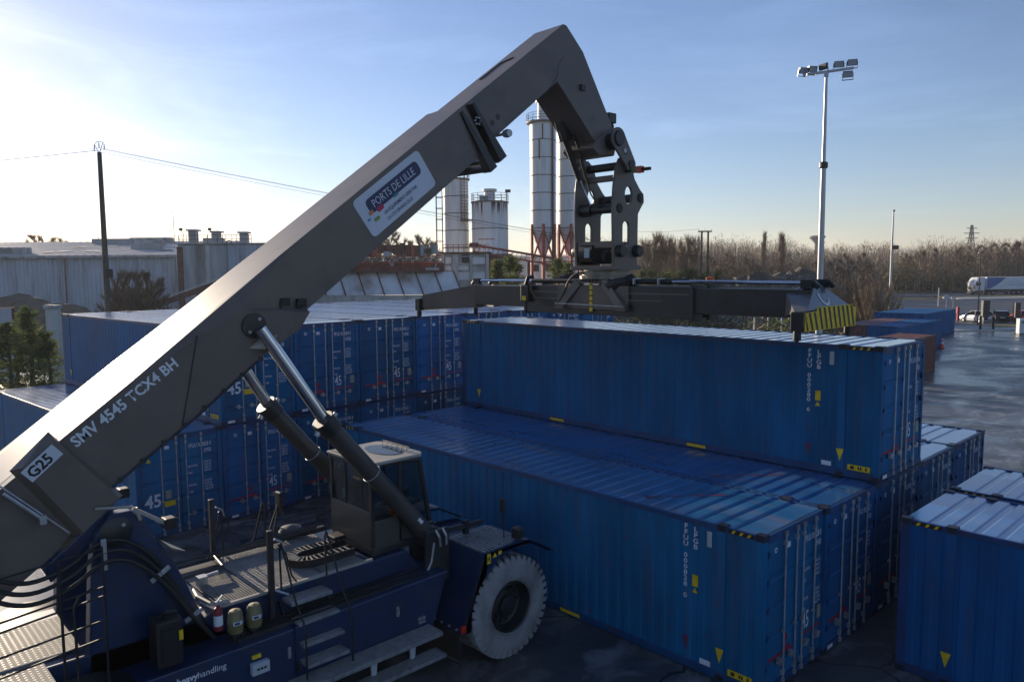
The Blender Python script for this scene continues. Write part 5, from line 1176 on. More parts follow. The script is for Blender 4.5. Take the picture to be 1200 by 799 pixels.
for k in range(26):
    a = R(180+180*random.random()); w = random.uniform(.02, .05); h = random.uniform(.4, 2.2)
    b.add([((r_+.012)*math.cos(a-w), (r_+.012)*math.sin(a-w), zt4), ((r_+.012)*math.cos(a+w), (r_+.012)*math.sin(a+w), zt4), ((r_+.012)*math.cos(a), (r_+.012)*math.sin(a), zt4-h)], [(0, 1, 2)])
o = b.build('rust_run', t, fix=False); o['kind'] = 'stuff'
b = mb(CONC).box(-r_*.55, -r_*.1, -r_*.5, 0, zt4+.2, zt4+1.0); b.build('roof_box', t)
b = mb(DGREY).tube([(r_*.95, -.2, zt4), (r_*.95, -.2, zt4+1.6)], .05, 5); b.box(r_*.85, r_*1.15, -.4, 0, zt4+1.5, zt4+1.9); b.build('flood_lamp', t)
# caged access ladder left of the slim silo
d = 106; tw = plant('ladder_tower', 'thin rusty caged ladder tower standing left of the slim silo', 'ladder tower', 517, d)
zt_ = ZP(517, 196, d); b = mb(RUST)
for x in (-.42, .42):
    for y in (-.4, .4): b.tube([(x, y, 0), (x, y, zt_)], .05, 5)
b.build('mast', tw)
for k in range(int(zt_/1.5)):
    z = 1+k*1.5; b = mb(RUST).box(-.5, .5, -.48, .48, z, z+.07); b.build('rung', tw)

# hopper plant below the silos
d = 92; pl_ = plant('hopper_plant', 'rusty aggregate plant with slanted steel hopper panels beside the boom', 'industrial plant', 380, d)
X = lambda px: SP(px, d)-SP(380, d); Z = lambda py: ZP(460, py, d)
b = mb(CONCL).box(X(360), X(520), -1.1, 5, 0, Z(345.5)); b.build('base_wall', pl_)
for k in range(8):
    xa, xb = X(352+k*22.5), X(352+(k+1)*22.5); dx = X(390)-X(378.5)
    b = mb(mat('hopper_panel', (.62, .63, .64), .55, var=.2, scale=.4, stain=(.22, .10, .05), samt=.8, sscale=.35, bump=.05, bscale=3)); e = .06
    b.add([(xa+e, .35, Z(319)), (xb-e, .35, Z(319)), (xb+dx-e, -1.2, Z(345)), (xa+dx+e, -1.2, Z(345)), (xa+e, .5, Z(319)), (xb-e, .5, Z(319)), (xb+dx-e, -1.05, Z(345)), (xa+dx+e, -1.05, Z(345))], [(0, 1, 2, 3), (7, 6, 5, 4), (0, 4, 5, 1), (1, 5, 6, 2), (2, 6, 7, 3), (3, 7, 4, 0)]); b.build('hopper_panel', pl_)
    b = mb(RUST).beam((xb, .28, Z(318)), (xb+dx, -1.27, Z(345)), .13, .16, (0, 1, 0)); b.build('hopper_rib', pl_)
b = mb(RUST).box(X(350), X(520), -.7, 2, Z(319), Z(317)); b.build('walkway', pl_)
b = mb(mat('dark_red_band', (.20, .055, .042), .7, var=.35, scale=.6, stain=(.07, .05, .045), samt=.7, sscale=.7)).box(X(350), X(520), .6, 1.6, Z(317), Z(308.5)); b.build('red_girder', pl_)
for k in range(30):
    xa = X(372+k*4.9); b = mb(CTRL).beam((xa, .3, Z(307.5 if k % 2 else 301)), (xa+(X(376.9)-X(372)), .3, Z(301 if k % 2 else 307.5)), .10, .10); b.build('truss_bar', pl_)
b = mb(REDST)
for z in (308, 300.6): b.box(X(372), X(519), .2, .4, Z(z)-.06, Z(z)+.06)
b.build('truss_chord', pl_)
b = mb(RUST).box(X(372), X(482), 1, 3, Z(296.5), Z(287)); b.build('cross_beam', pl_)
for k in range(26):
    x = X(380+k*5.4); b = mb(RUST if random.random() < .7 else REDST).tube([(x, -.3, Z(312)), (x, -.3, Z(303))], .04, 4); b.build('rail_post', pl_)
b = mb(RUST)
for z in (303.5, 306.5): b.tube([(X(376), -.3, Z(z)), (X(520), -.3, Z(z))], .04, 4)
b.build('handrail', pl_)
random.seed(5)
for k in range(22):
    x = X(378+k*6.3+random.uniform(-2, 2)); h = random.uniform(.5, 1.3); w = random.uniform(.15, .5); z = Z(random.choice((318, 311, 300, 297)))
    b = mb(random.choice((RUST, REDST, RUST, CONC, CTRL))).box(x-w, x+w, .2, 1.2, z-.1, z+h); b.build('machine_box', pl_)
for px in (384, 400, 418, 436, 455, 470, 490): b = mb(RUST).beam((X(px), .4, Z(318)), (X(px+random.uniform(-8, 8)), .6, Z(290)), .14, .14); b.build('strut', pl_)
b = mb(CTRL).beam((X(503), -.3, Z(335)), (X(513), -.3, Z(309)), .12, .12); b.build('chute_pipe', pl_)
b = mb(CONC).lathe([(.2, Z(352)), (1.25, Z(335)), (1.25, Z(314)), (0, Z(313))], (X(507), 1.5, 0), 18); b.build('mixer_drum', pl_, smooth=True)
# concrete block house
d = 96; bl = plant('block_house', 'pale concrete control building with framed wall bays under the white silos', 'building', 518, d)
X = lambda px: SP(px, d)-SP(518, d); Z = lambda py: ZP(560, py, d)
b = mb(CONCL).box(X(519), X(572), .35, 6, 0, Z(297)); b.build('wall', bl)
for px in (518, 531, 534.5, 551, 570): b = mb(CONCL).box(X(px), X(px+3.6), 0, .4, 0, Z(298)); b.build('column', bl, bevel=.03)
for py in (300, 310, 317): b = mb(CONC).box(X(519), X(572), .08, .38, Z(py+1.3), Z(py)); b.build('beam', bl)
b = mb(BLACK).box(X(542), X(552), .25, .4, Z(308), Z(298.5)); b.build('opening', bl)
for pa, pb, ya, yb, m_ in ((523, 530, 301, 309, SILO), (538, 550, 311, 316.5, SILO), (554, 569, 300, 309.5, SILO), (538, 569, 318, 328, SILO), (523, 530, 311, 328, SILO)):
    b = mb(m_).box(X(pa), X(pb), .2, .36, Z(yb), Z(ya)); b.build('wall_panel', bl)
b = mb(RUST).box(X(516), X(576), -.2, 6.2, Z(297), Z(295.5)); b.build('roof', bl)
b = mb(REDST)
for k in range(9): x = X(520+k*6.2); b.tube([(x, 0, Z(296)), (x, 0, Z(287))], .04, 4)
for py in (287, 291): b.tube([(X(520), 0, Z(py)), (X(575), 0, Z(py))], .035, 4)
b.build('railing', bl)
# beige shed and the low white hall behind
d = 100; sd_ = plant('shed', 'beige rendered shed right of the concrete control building', 'shed', 570, d)
X = lambda px: SP(px, d)-SP(570, d); Z = lambda py: ZP(600, py, d)
b = mb(mat('beige_render', (.36, .31, .23), .85, var=.15, stain=(.2, .16, .12), samt=.5)).box(0, X(600), 0, 6, 0, Z(299)); b.build('wall', sd_); mb(CONC).box(-.2, X(601), -.3, 6.3, Z(299), Z(297.5)).build('roof', sd_)
d = 135; hl = plant('hall', 'low white sheeted hall seen between the silo legs', 'hall', 590, d)
X = lambda px: SP(px, d)-SP(590, d); Z = lambda py: ZP(640, py, d)
pr = corr(0, X(705), .1, .8, 0, 1); n = len(pr); b = mb(SILO).add([(x, y, 0) for x, y in pr]+[(x, y, Z(301)) for x, y in pr], [(i, i+1, n+i+1, n+i) for i in range(n-1)]); b.build('wall', hl, fix=False)
b = mb(CONCL).add([(0, -.3, Z(301)), (X(705), -.3, Z(301)), (X(705), 14, Z(297)), (0, 14, Z(297)), (0, 28, Z(301)), (X(705), 28, Z(301))], [(0, 1, 2, 3), (3, 2, 5, 4)]); b.build('roof', hl, fix=False)
for k in range(5): b = mb(DGREY).box(X(600+k*20), X(612+k*20), -.05, .12, Z(318), Z(310)); b.build('window', hl)
# red conveyor
d = 100; cv = plant('conveyor', 'sloping red lattice conveyor running from the control building to the silo legs', 'conveyor', 556, d)
X = lambda px: SP(px, d)-SP(556, d); Z = lambda py: ZP(600, py, d)
for y in (-1.2, 0): 
    for dz in (0, -.9): b = mb(REDST).beam((X(556), y, Z(287)+dz), (X(648), y, Z(303)+dz), .24, .22); b.build('chord', cv)
b = mb(RUST).beam((X(556), -.6, Z(287)-.1), (X(648), -.6, Z(303)-.1), 1.1, .12); b.build('belt', cv)
for k in range(18):
    t = k/17; t2 = (k+.5)/17; b = mb(REDST).beam((X(556+92*t), -1.2, Z(287+16*t)-.9), (X(556+92*t2), -1.2, Z(287+16*t2)), .07, .07); b.build('lattice_bar', cv)
for px in (575, 620): b = mb(REDST).tube([(X(px), -.6, 0), (X(px), -.6, Z(287+16*(px-556)/92)-.9)], .16, 6); b.build('leg', cv)
b = mb(RUST).box(X(552), X(562), -1.4, .2, Z(290), Z(285)); b.build('drive_box', cv)
b = mb(REDST).box(X(562), X(581), -1.4, -1.3, Z(286)+.5, Z(285)+.5); b.build('cover', cv)
# incline between the storage block and the yard
d = 74; ic = plant('incline', 'dark rusty incline gallery climbing behind the boom below the storage block', 'conveyor', 178, d)
X = lambda px: SP(px, d)-SP(178, d); Z = lambda py: ZP(220, py, d)
b = mb(RUST).beam((X(170), 0, Z(362)), (X(330), 3, Z(303)), 1.6, .5); b.build('belt', ic)
for y in (-.8, .8): b = mb(MAST).beam((X(170), y, Z(358)), (X(330), y+3, Z(299)), .12, .12); b.build('side_rail', ic)
for px in (185, 230, 290): b = mb(RUST).tube([(X(px), .5, 0), (X(px), .5, Z(362-59*(px-170)/160)-.2)], .14, 6); b.build('leg', ic)
# sand heap, wall piece and stub pillar
def heap(name, label, px, d, w, dep, h, m, seed, kind=None, n=36, mm=14, cat='heap', rough=.12):
    rnd = random.Random(seed); t0 = plant(name, label, cat, px, d); b = mb(m); vs = []
    for j in range(mm+1):
        for i in range(n+1):
            u = i/n*2-1; v = j/mm*2-1; rr = max(0, 1-(abs(u)**2.2+abs(v)**2))
            z = h*(rr**.8)*(1+rough*math.sin(u*7+seed)*math.cos(v*5+seed*2)+rough*rnd.uniform(-1, 1)*.5) - .05
            vs.append((u*w/2, v*dep/2, z))
    b.add(vs, [(j*(n+1)+i, j*(n+1)+i+1, (j+1)*(n+1)+i+1, (j+1)*(n+1)+i) for j in range(mm) for i in range(n)]); b.build('heap_body', t0, smooth=False, fix=False); return t0
heap('sand_heap', 'brown sand heap in front of the pale warehouse wall', 35, 78, 17.5, 12, ZP(40, 349, 78), SAND, 3, cat='sand heap')
d = 52; pn = plant('wall_panel', 'upright pale panel with a rusty edge at the left picture edge', 'panel', -8, d)
X = lambda px: SP(px, d)-SP(-8, d); Z = lambda py: ZP(0, py, d)
for k in range(4): b = mb(WGREY).box(X(-8+k*5.5), X(-8+(k+1)*5.5)-.03, 0, .1, 0, Z(361)); b.build('sheet', pn)
b = mb(RUST).box(X(14), X(16.5), -.05, .15, 0, Z(360.5)); b.build('edge_post', pn); b = mb(RUST).box(X(-8), X(14), -.02, .12, Z(361.2), Z(360.4)); b.build('cap_rail', pn)
d = 42; pi = plant('pillar', 'short pale concrete pillar with a cap at the back corner of the container block', 'pillar', 58, d)
b = mb(CONCL).box(-.25, .35, 0, .5, 0, ZP(58, 362, d)); b.build('shaft', pi, bevel=.03); mb(CONC).box(-.32, .42, -.07, .57, ZP(58, 362, d), ZP(58, 357.5, d)).build('cap', pi, bevel=.03)
q_ = oL+uy*2.52*2.4-ux*9.5
b = mb(CONCL).add([(0, 0, 0), (1.0, 0, 0), (1.0, .6, 0), (0, .6, 0), (.15, .1, .28), (.9, .05, .22), (.95, .5, .26), (.2, .55, .33)], [(0, 3, 2, 1), (4, 5, 6, 7), (0, 1, 5, 4), (1, 2, 6, 5), (2, 3, 7, 6), (3, 0, 4, 7)])
b.v = [(x+q_.x, y+q_.y, z+2*H-.005) for x, y, z in b.v]; o = b.build('rubble_lump', None, origin=(q_.x, q_.y, 2*H), bevel=.05); tag(o, 'small pale lump lying on the roof of the two-high container block', 'lump')

# ------------------------------------------------------------------ vegetation
def needle_tree(name, label, px, d, h, w, seed, nb=120, cat='conifer', group=None, dens=22, z=0.0, m1=NEED, m2=NEED2, s=.16, top=1.0):
    rnd = random.Random(seed); t0 = plant(name, label, cat, px, d, group, z)
    b = mb(BARK).tube([(0, 0, 0), (0.02*h, 0, h*.55), (0.0, 0, h*.97)], [.018*h+.03, .012*h+.02, .01], 8); b.build('trunk', t0)
    b = MB(); 
    for i in range(nb):
        t = rnd.random()**.85; z0 = h*(.03+.93*t); ln = w/2*(1-t)**.75*rnd.uniform(.65, 1.12)*top+.06*w; a = rnd.uniform(0, 6.283)
        dx, dy = math.cos(a), math.sin(a); up = rnd.uniform(-.12, .35)
        b.use(m2 if rnd.random() < .35 else m1)
        for k in range(dens):
            u = rnd.random()**.6; c = Vector((dx*ln*u, dy*ln*u, z0+ln*u*up+rnd.uniform(-.1, .1)*s*6)); 
            v1 = Vector((dx+rnd.uniform(-.8, .8), dy+rnd.uniform(-.8, .8), rnd.uniform(-.2, .9))).normalized()*s*rnd.uniform(.7, 1.6); v2 = Vector((rnd.uniform(-1, 1), rnd.uniform(-1, 1), rnd.uniform(-1, 1))).normalized()*s*.22
            c += Vector((rnd.uniform(-1, 1), rnd.uniform(-1, 1), rnd.uniform(-.5, .5)))*s*1.2
            b.add([c-v1*.5-v2, c-v1*.5+v2, c+v1], [(0, 1, 2)])
    b.build('crown', t0, fix=False); return t0
for i, (px, d, h, w) in enumerate(((6, 38, 5.1, 3.2), (31, 37, 6.05, 2.3), (52, 36, 4.9, 2.1), (-22, 39, 5.4, 3.5))):
    needle_tree('conifer', ('bushy conifer at the left picture edge behind the single low container', 'tallest pointed conifer behind the single low container at left', 'slim conifer pressed against the back corner of the two-high block', 'broad conifer outside the left edge')[i], px, d, h, w, 11+i, nb=120, dens=24, s=.17)
for i, (px, py, d, w) in enumerate(((584, 302, 70, 3.0), (597, 296, 72, 3.8), (605, 300, 74, 3.4), (653, 300, 74, 5.2), (668, 306, 72, 4.6))):
    needle_tree('conifer', ('left small conifer of the group under the squat tank', 'tallest conifer of the group under the squat tank', 'right conifer of the group under the squat tank', 'wide conifer below the red silo legs', 'conifer tucked behind the slew ring of the lifting frame')[i], px, d, ZP(px, py, d), w, 31+i, nb=130, dens=20, s=.26)
for i in range(9):
    px = 752+i*10.5+(i % 3)*2; needle_tree('conifer', ORD[i]+' from the left in the low row of small conifers behind the lifting frame', px, 78, ZP(px, 313+(i*7 % 5), 78), 2.4, 51+i, nb=60, dens=14, s=.28, group='small conifers in a row behind the lifting frame')
def branchy(rnd, h, spread, limbs, up):
    tr = mb(BARK); segs = []
    p = Vector((0, 0, 0)); pts = [p.copy()]
    for k in range(6): p = p+Vector((rnd.uniform(-.04, .04)*h*.3, rnd.uniform(-.04, .04)*h*.3, h*.155)); pts.append(p.copy())
    rad = [h*.014*(1-.14*k) for k in range(7)]; tr.tube(pts, rad, 6)
    for i in range(limbs):
        t = rnd.uniform(.22, .98); k = min(5, int(t*6)); q = pts[k].lerp(pts[k+1], t*6-k); a = rnd.uniform(0, 6.283); ln = spread*(1.15-t)*rnd.uniform(.7, 1.1)+h*.05
        dv = Vector((math.cos(a), math.sin(a), up+rnd.uniform(-.1, .4))).normalized(); e1 = q+dv*ln*.5; e2 = e1+(dv+Vector((rnd.uniform(-.3, .3), rnd.uniform(-.3, .3), .35))).normalized()*ln*.5
        tr.tube([q, e1, e2], [h*.006*(1.1-t)+.015, h*.004*(1.1-t)+.012, .01], 4, cap=False); segs += [(q, e1), (e1, e2), (e1, e2)]
    return tr, segs
def twigs(rnd, segs, n, ln, wd, up, mats_):
    b = MB()
    for i in range(n):
        a, c = rnd.choice(segs); p = a.lerp(c, rnd.uniform(.15, 1.0)); d1 = (c-a).normalized()+Vector((rnd.uniform(-.9, .9), rnd.uniform(-.9, .9), rnd.uniform(-.1, .9)+up)); d1.normalize()
        l = ln*rnd.uniform(.4, 1.2); e = p+d1*l; s = Vector((rnd.uniform(-1, 1), rnd.uniform(-1, 1), rnd.uniform(-.3, .3))).normalized()*wd*rnd.uniform(.6, 1.3)
        b.use(rnd.choice(mats_)); b.add([p-s, p+s, e], [(0, 1, 2)])
        if rnd.random() < .7:
            m = p.lerp(e, .45); e2 = m+(d1+Vector((rnd.uniform(-1, 1), rnd.uniform(-1, 1), .2))).normalized()*l*.55; b.add([m-s*.7, m+s*.7, e2], [(0, 1, 2)])
    return b
PROTO = {}
def tree_mesh(kind, v):
    key = (kind, v)
    if key in PROTO: return PROTO[key]
    rnd = random.Random(hash(key) % 1000 if False else (len(kind)*37+v*101))
    if kind == 'bare': tr, sg = branchy(rnd, 10, 3.6, 26, .75); cw = twigs(rnd, sg, 2300, 1.0, .04, .2, (TWIG, TWIG2, TWIG3))
    elif kind == 'tan': tr, sg = branchy(rnd, 10, 2.3, 34, 1.3); tr.mats[0] = PALEB; cw = twigs(rnd, sg, 1000, 1.5, .03, .8, (TWIG2, TWIG2, TWIG))
    elif kind == 'poplar': tr, sg = branchy(rnd, 10, 1.0, 44, 2.6); cw = twigs(rnd, sg, 1000, 1.2, .032, 1.6, (TWIG2, TWIG, TWIG2))
    elif kind == 'dark': tr, sg = branchy(rnd, 10, 4.0, 30, .6); cw = twigs(rnd, sg, 2600, 1.0, .045, .1, (TWIG3, TWIG, TWIG3))
    else:                                            # bush: many canes from the ground
        tr = mb(BARK); sg = []
        for k in range(46):
            a = rnd.uniform(0, 6.283); r0 = rnd.uniform(0, 2.6); o = Vector((r0*math.cos(a), r0*math.sin(a), 0)); hh = rnd.uniform(4, 9.5)*(1-.10*r0); e = o+Vector((math.cos(a)*rnd.uniform(.5, 3.2), math.sin(a)*rnd.uniform(.5, 3.2), hh))
            tr.tube([o, o.lerp(e, .5)+Vector((rnd.uniform(-.2, .2), rnd.uniform(-.2, .2), 0)), e], [.07, .045, .015], 3, cap=False); sg += [(o, e)]*2
        cw = twigs(rnd, sg, 3200, 1.3, .032, .1, (TWIG, TWIG2, TWIG2, TWIG))
    PROTO[key] = (tr.mesh('trunk', False), cw.mesh('crown', False)); return PROTO[key]
def tree(kind, px, d, h, label, group=None, wsc=1.0, name='bare_tree', cat='tree', z=None):
    p = at(px, d); zz = gz(p.x, p.y) if z is None else z
    v = int(px*7+d) % 4; tm, cm = tree_mesh(kind, v)
    t0 = thing(name, label, cat, (p.x, p.y, zz-.05), (px*1.7) % 6.28, group, local=True)
    for nm, me in (('trunk', tm), ('crown', cm)):
        o = link(nm, me, t0); o.scale = (h/10*wsc, h/10*wsc, h/10)
def hz(px, py, d):
    p = at(px, d); return ZP(px, py, d)-gz(p.x, p.y)
rnd = random.Random(21)
for px, py in ((757, 283), (766, 279), (775, 277), (781, 279), (800, 284), (806, 281), (816, 279), (790, 286)):
    tree('tan', px, 128, hz(px, py, 128), ORD[sorted((757, 766, 775, 781, 800, 806, 816, 790)).index(px)]+' from the left of the pale stemmed bare trees right of the yoke', 'pale stemmed trees right of the yoke', .9)
for px, py, l in ((893, 273, 'left one of the two narrow poplars standing above the rubble heap'), (912.5, 274, 'twin stemmed narrow poplar standing right of another above the rubble heap'), (916.5, 275, 'narrow poplar close against the twin stemmed one above the rubble heap')):
    tree('poplar', px, 190, hz(px, py, 190), l, None, 1.0, 'poplar')
for px, py, d in ((833, 293, 170), (845, 298, 165), (853, 288, 175), (865, 301, 160), (877, 296, 168), (905, 303, 170), (925, 302, 165), (938, 300, 172), (975, 296, 180), (990, 292, 180), (1010, 290, 190), (1060, 290, 210), (1078, 288, 205), (1098, 285, 212), (1118, 283, 215), (1140, 282, 208), (1155, 280, 215), (1170, 278, 210), (1185, 277, 216), (1200, 278, 212), (1020, 300, 165), (1090, 300, 200), (1215, 279, 214), (1235, 281, 216), (885, 304, 158), (955, 300, 168)):
    tree('bare' if int(px) % 3 else 'dark', px, d, hz(px, py+3, d)*.93, 'brown bare tree in the wood edge beyond the far side of the yard', 'bare trees along the wood edge', 1.15)
for px, py, d in ((1000, 318, 105), (1012, 311, 102), (1024, 316, 100), (1034, 322, 98), (990, 325, 104), (978, 322, 110)):
    tree('bush', px, d, hz(px, py, d), ORD[sorted((1000, 1012, 1024, 1034, 990, 978)).index(px)]+' from the left of the reddish leafless bushes beyond the striped end plate', 'leafless bushes beyond the striped end plate', .95, 'bush', 'bush')
for px, py, d in ((46, 276, 190), (62, 279, 190), (80, 277, 190), (92, 280, 190), (420, 277, 170), (432, 274, 172), (446, 279, 170), (458, 272, 175), (470, 280, 170), (482, 283, 170), (497, 277, 160), (508, 284, 160), (405, 276, 170)):
    tree('bare', px, d, hz(px, py, d), ORD[sorted((46, 62, 80, 92, 420, 432, 446, 458, 470, 482, 497, 508, 405)).index(px)]+' from the left of the distant bare trees above the industrial roofs', 'distant bare trees behind the industrial roofs', 1.2)
for px, d in ((150, 62), (163, 63), (172, 60), (185, 64), (140, 60)):
    tree('dark', px, d, hz(px, 318 if px < 180 else 326, d), ORD[sorted((150, 163, 172, 185, 140)).index(px)]+' from the left of the dark leafless shrubs in front of the warehouse', 'leafless shrubs in front of the warehouse', .8, 'bush', 'bush')
# far woods as one mass
def woods():
    r = random.Random(4); b = MB(); rows = ((200, 288, 36), (226, 284, 42), (258, 281, 46), (300, 282, 54), (360, 282, 64), (520, 281, 80))
    ms = (TWIG, TWIG2, TWIG3, TWIG, IVY)
    for d, py, cnt in rows:
        w0, w1 = SP(690, d), SP(1420, d); s = w0
        while s < w1:
            px = s/d*889.26+600; p = P(s, d+r.uniform(-9, 9)); g = gz(p.x, p.y)
            top = py+4*math.sin(px*.021+d)+3*math.sin(px*.057+d*2)+r.uniform(-3, 6)+(10 if 930 < px < 1075 and d < 300 else 0)+(6 if d > 350 else 0)*(1 if px > 870 else -.6)
            h = max(4, ZP(px, top, d)-g); cw = r.uniform(2.2, 4.2)*(d/220)**.7
            m0 = r.choice((0, 0, 1, 2, 1)); zc0 = h*r.uniform(.52, .66); ry = h-zc0
            for k in range(cnt*8):
                a = r.uniform(0, 6.283); ph = math.acos(r.uniform(-1, 1)); rr = r.random()**.42; w_ = cw*(1+.25*math.sin(a*3+s))
                zz = zc0+ry*rr*math.cos(ph)*(1 if math.cos(ph) > 0 else 1.25); c = p+Vector((w_*rr*math.sin(ph)*math.cos(a), w_*rr*math.sin(ph)*math.sin(a), g+max(.2, zz)))
                if k % 4 == 0: c.z = g+r.random()*h*.5
                l = r.uniform(.7, 1.9)*min(1.3, d/230); wd = r.uniform(.022, .05)*min(1.4, d/220); f_ = (c.z-g)/h
                e = c+(Vector((math.sin(ph)*math.cos(a), math.sin(ph)*math.sin(a), .55+.5*math.cos(ph)))+Vector((r.uniform(-.5, .5), r.uniform(-.5, .5), r.uniform(-.35, .35)))).normalized()*l*(.55 if c.z > g+h*.85 else 1); sv_ = Vector((r.uniform(-1, 1), r.uniform(-1, 1), r.uniform(-.7, .7))).normalized()*wd*1.2
                b.use(ms[m0] if r.random() < .6 else r.choice((TWIG, TWIG2, TWIG3)))
                if f_ < .3 and r.random() < .35: b.use(TWIG3 if r.random() < .6 else IVY)
                b.add([c-sv_, c+sv_, e+sv_*.4, e-sv_*.4], [(0, 1, 2, 3)])
            for k in range(cnt//3):                       # stems
                a = r.uniform(0, 6.283); o = p+Vector((cw*r.random()*math.cos(a), cw*r.random()*math.sin(a), g)); wd = .09*d/220
                b.use(TWIG3 if r.random() < .7 else TWIG2); b.add([o-RT*wd, o+RT*wd, o+RT*wd*.3+Vector((0, 0, h*r.uniform(.6, .95))), o-RT*wd*.3+Vector((0, 0, h*.6))], [(0, 1, 2, 3)])
            s += cw*.9
    b.build('far_woods', kind='stuff', fix=False)
woods()
def undergrowth(name, d0, d1, p0, p1, htop, n, seed, ms, sz=.3):
    r = random.Random(seed); b = MB()
    for k in range(n):
        d = r.uniform(d0, d1); px = r.uniform(p0, p1); p = at(px, d); g = gz(p.x, p.y)
        hh = htop*(.55+.45*math.sin(px*.05+d*.3)*math.cos(px*.021))*(.6+.4*r.random()); z = g+hh*r.random()**.6
        c = Vector((p.x, p.y, z)); v1 = Vector((r.uniform(-1, 1), r.uniform(-1, 1), r.uniform(-.4, 1))).normalized()*sz*r.uniform(.5, 1.5); v2 = Vector((r.uniform(-1, 1), r.uniform(-1, 1), r.uniform(-1, 1))).normalized()*sz*.3
        b.use(r.choice(ms)); b.add([c-v1-v2, c-v1+v2, c+v1], [(0, 1, 2)])
    b.build(name, kind='stuff', fix=False)
undergrowth('undergrowth', 58, 82, 640, 990, 4.2, 16000, 8, (IVY, TWIG3, IVY, TWIG, NEED), .34)
undergrowth('undergrowth', 194, 216, 1030, 1300, 9.0, 17000, 9, (IVY, IVY, TWIG3, IVY, NEED, TWIG), .5)
undergrowth('undergrowth', 66, 74, 120, 215, 2.6, 2500, 10, (IVY, TWIG3, TWIG), .25)
# rubble heap
rh = heap('rubble_heap', 'grey heap of broken concrete in front of the bare woods', 905, 132, 36, 16, ZP(880, 323, 132), MOUND, 6, cat='rubble heap', rough=.25)
r = random.Random(12); b = MB()
for k in range(1500):
    u, v = r.uniform(-1, 1), r.uniform(-1, .3); rr = max(0, 1-(abs(u)**2.2+abs(v)**2))
    if rr <= 0: continue
    c = Vector((u*17, v*8, ZP(880, 323, 132)*rr**.8+r.uniform(-.1, .25))); s = r.uniform(.08, .36)
    b.use(STONE if r.random() < .7 else CONC); ps = [c+Vector((r.uniform(-1, 1), r.uniform(-1, 1), r.uniform(-.6, .8)))*s for i in range(5)]
    b.add(ps, [(0, 1, 2), (0, 2, 3), (0, 3, 4), (1, 2, 4), (2, 3, 4), (0, 1, 4)])
o = b.build('stone', rh, fix=False); o['kind'] = 'stuff'

# ------------------------------------------------------------------ masts, poles, pylon, tower
q = P(SP(960.5, 42), 42); lm = thing('floodlight_mast', 'tall galvanised mast with a cluster of floodlights against the blue sky', 'floodlight mast', (q.x, q.y, 0), TH-R(34), local=True)
b = mb(MAST).tube([(0, 0, 0), (0, 0, 9.1), (0, 0, 13.0)], [.18, .155, .14], 14).tube([(0, 0, 13.0), (0, 0, 17.95)], [.11, .08], 12); b.build('mast_shaft', lm, smooth=True)
b = mb(DGREY).lathe([(.19, 12.85), (.23, 12.9), (.23, 13.15), (.15, 13.2)], (0, 0, 0), 14); b.build('joint_collar', lm)
b = mb(MAST).box(-1.2, 1.36, -.06, .06, 17.9, 18.02).box(-.1, .1, -.1, .1, 17.7, 18.0); b.build('crossbar', lm)
for x, y, z, a, tl in ((-1.22, 0, 18.2, .9, .3), (-.73, 0, 18.2, .75, .25), (-.15, 0, 18.25, 2.6, -.2), (.62, 0, 18.26, .3, .35), (1.28, 0, 18.26, .3, .4), (1.1, -.1, 17.66, .2, .45)):
    f = link('floodlight', None, lm); f.location = (x, y, z); f.rotation_euler = (tl, 0, a)
    b = mb(DGREY).prism([(-.09, -.16), (.10, -.12), (.10, .14), (-.09, .17)], 'x', -.24, .24); b.build('lamp_body', f, bevel=.02) if False else None
    o = link('lamp_body', b.mesh('lamp_body'), f)
    o = link('lamp_glass', mb(CTRL).add([(-.21, -.094, -.13), (.21, -.094, -.13), (.21, -.094, .14), (-.21, -.094, .14)], [(0, 1, 2, 3)]).mesh('lamp_glass', False), f)
    o = link('lamp_yoke', mb(MAST).box(-.28, -.25, -.03, .03, -.3, .05).box(.25, .28, -.03, .03, -.3, .05).box(-.28, .28, -.03, .03, -.32, -.28).mesh('lamp_yoke', False), f)
d = 110; m2 = plant('camera_mast', 'slim steel mast with a small head left of the white lorry, above the brown bushes', 'mast', 1043, d)
b = mb(MAST).tube([(0, 0, 0), (.0, 0, ZP(1043, 290, d)), (.04, 0, ZP(1043, 249, d))], [.20, .15, .09], 10); b.build('mast_shaft', m2, smooth=True)
b = mb(DGREY).box(-.12, .9, -.2, .2, ZP(1043, 292.5, d), ZP(1043, 288, d)); b.build('mast_box', m2); b = mb(DGREY).box(-.08, .2, -.12, .12, ZP(1043, 249, d), ZP(1043, 247, d)); b.build('mast_head', m2)
d = 120; up2 = plant('utility_pole', 'pair of dark wooden poles joined by a crossbar behind the lifting frame', 'utility pole', 826, d)
for x in (-.62, .38): b = mb(POLE).tube([(x, 0, 0), (x, 0, ZP(826, 271, d))], [.22, .15], 10); b.build('pole_shaft', up2, smooth=True)
z = ZP(826, 271.5, d); b = mb(POLE).box(-1.2, .95, -.1, .1, z-.15, z+.05); b.build('crossbar', up2)
for x in (-1.1, -.1, .85): b = mb(CTRL).lathe([(0, z), (.07, z+.03), (.04, z+.16), (.07, z+.22), (0, z+.35)], (x, 0, 0), 8); b.build('insulator', up2)
b = mb(BLACK).tube([(-1.1, 0, z+.3), (-6, .5, z-.05), (-12, 1, z+.1)], .015, 4); b.build('wire', up2)
d = 620; py_ = plant('pylon', 'distant lattice power pylon rising above the woods', 'pylon', 1135, d)
zt_ = ZP(1135, 264.5, d); b = mb(DGREY)
for sx in (1, -1):
    for sy in (1, -1): b.beam((sx*3.4, sy*3.4, 0), (sx*.5, sy*.5, zt_), .55, .55)
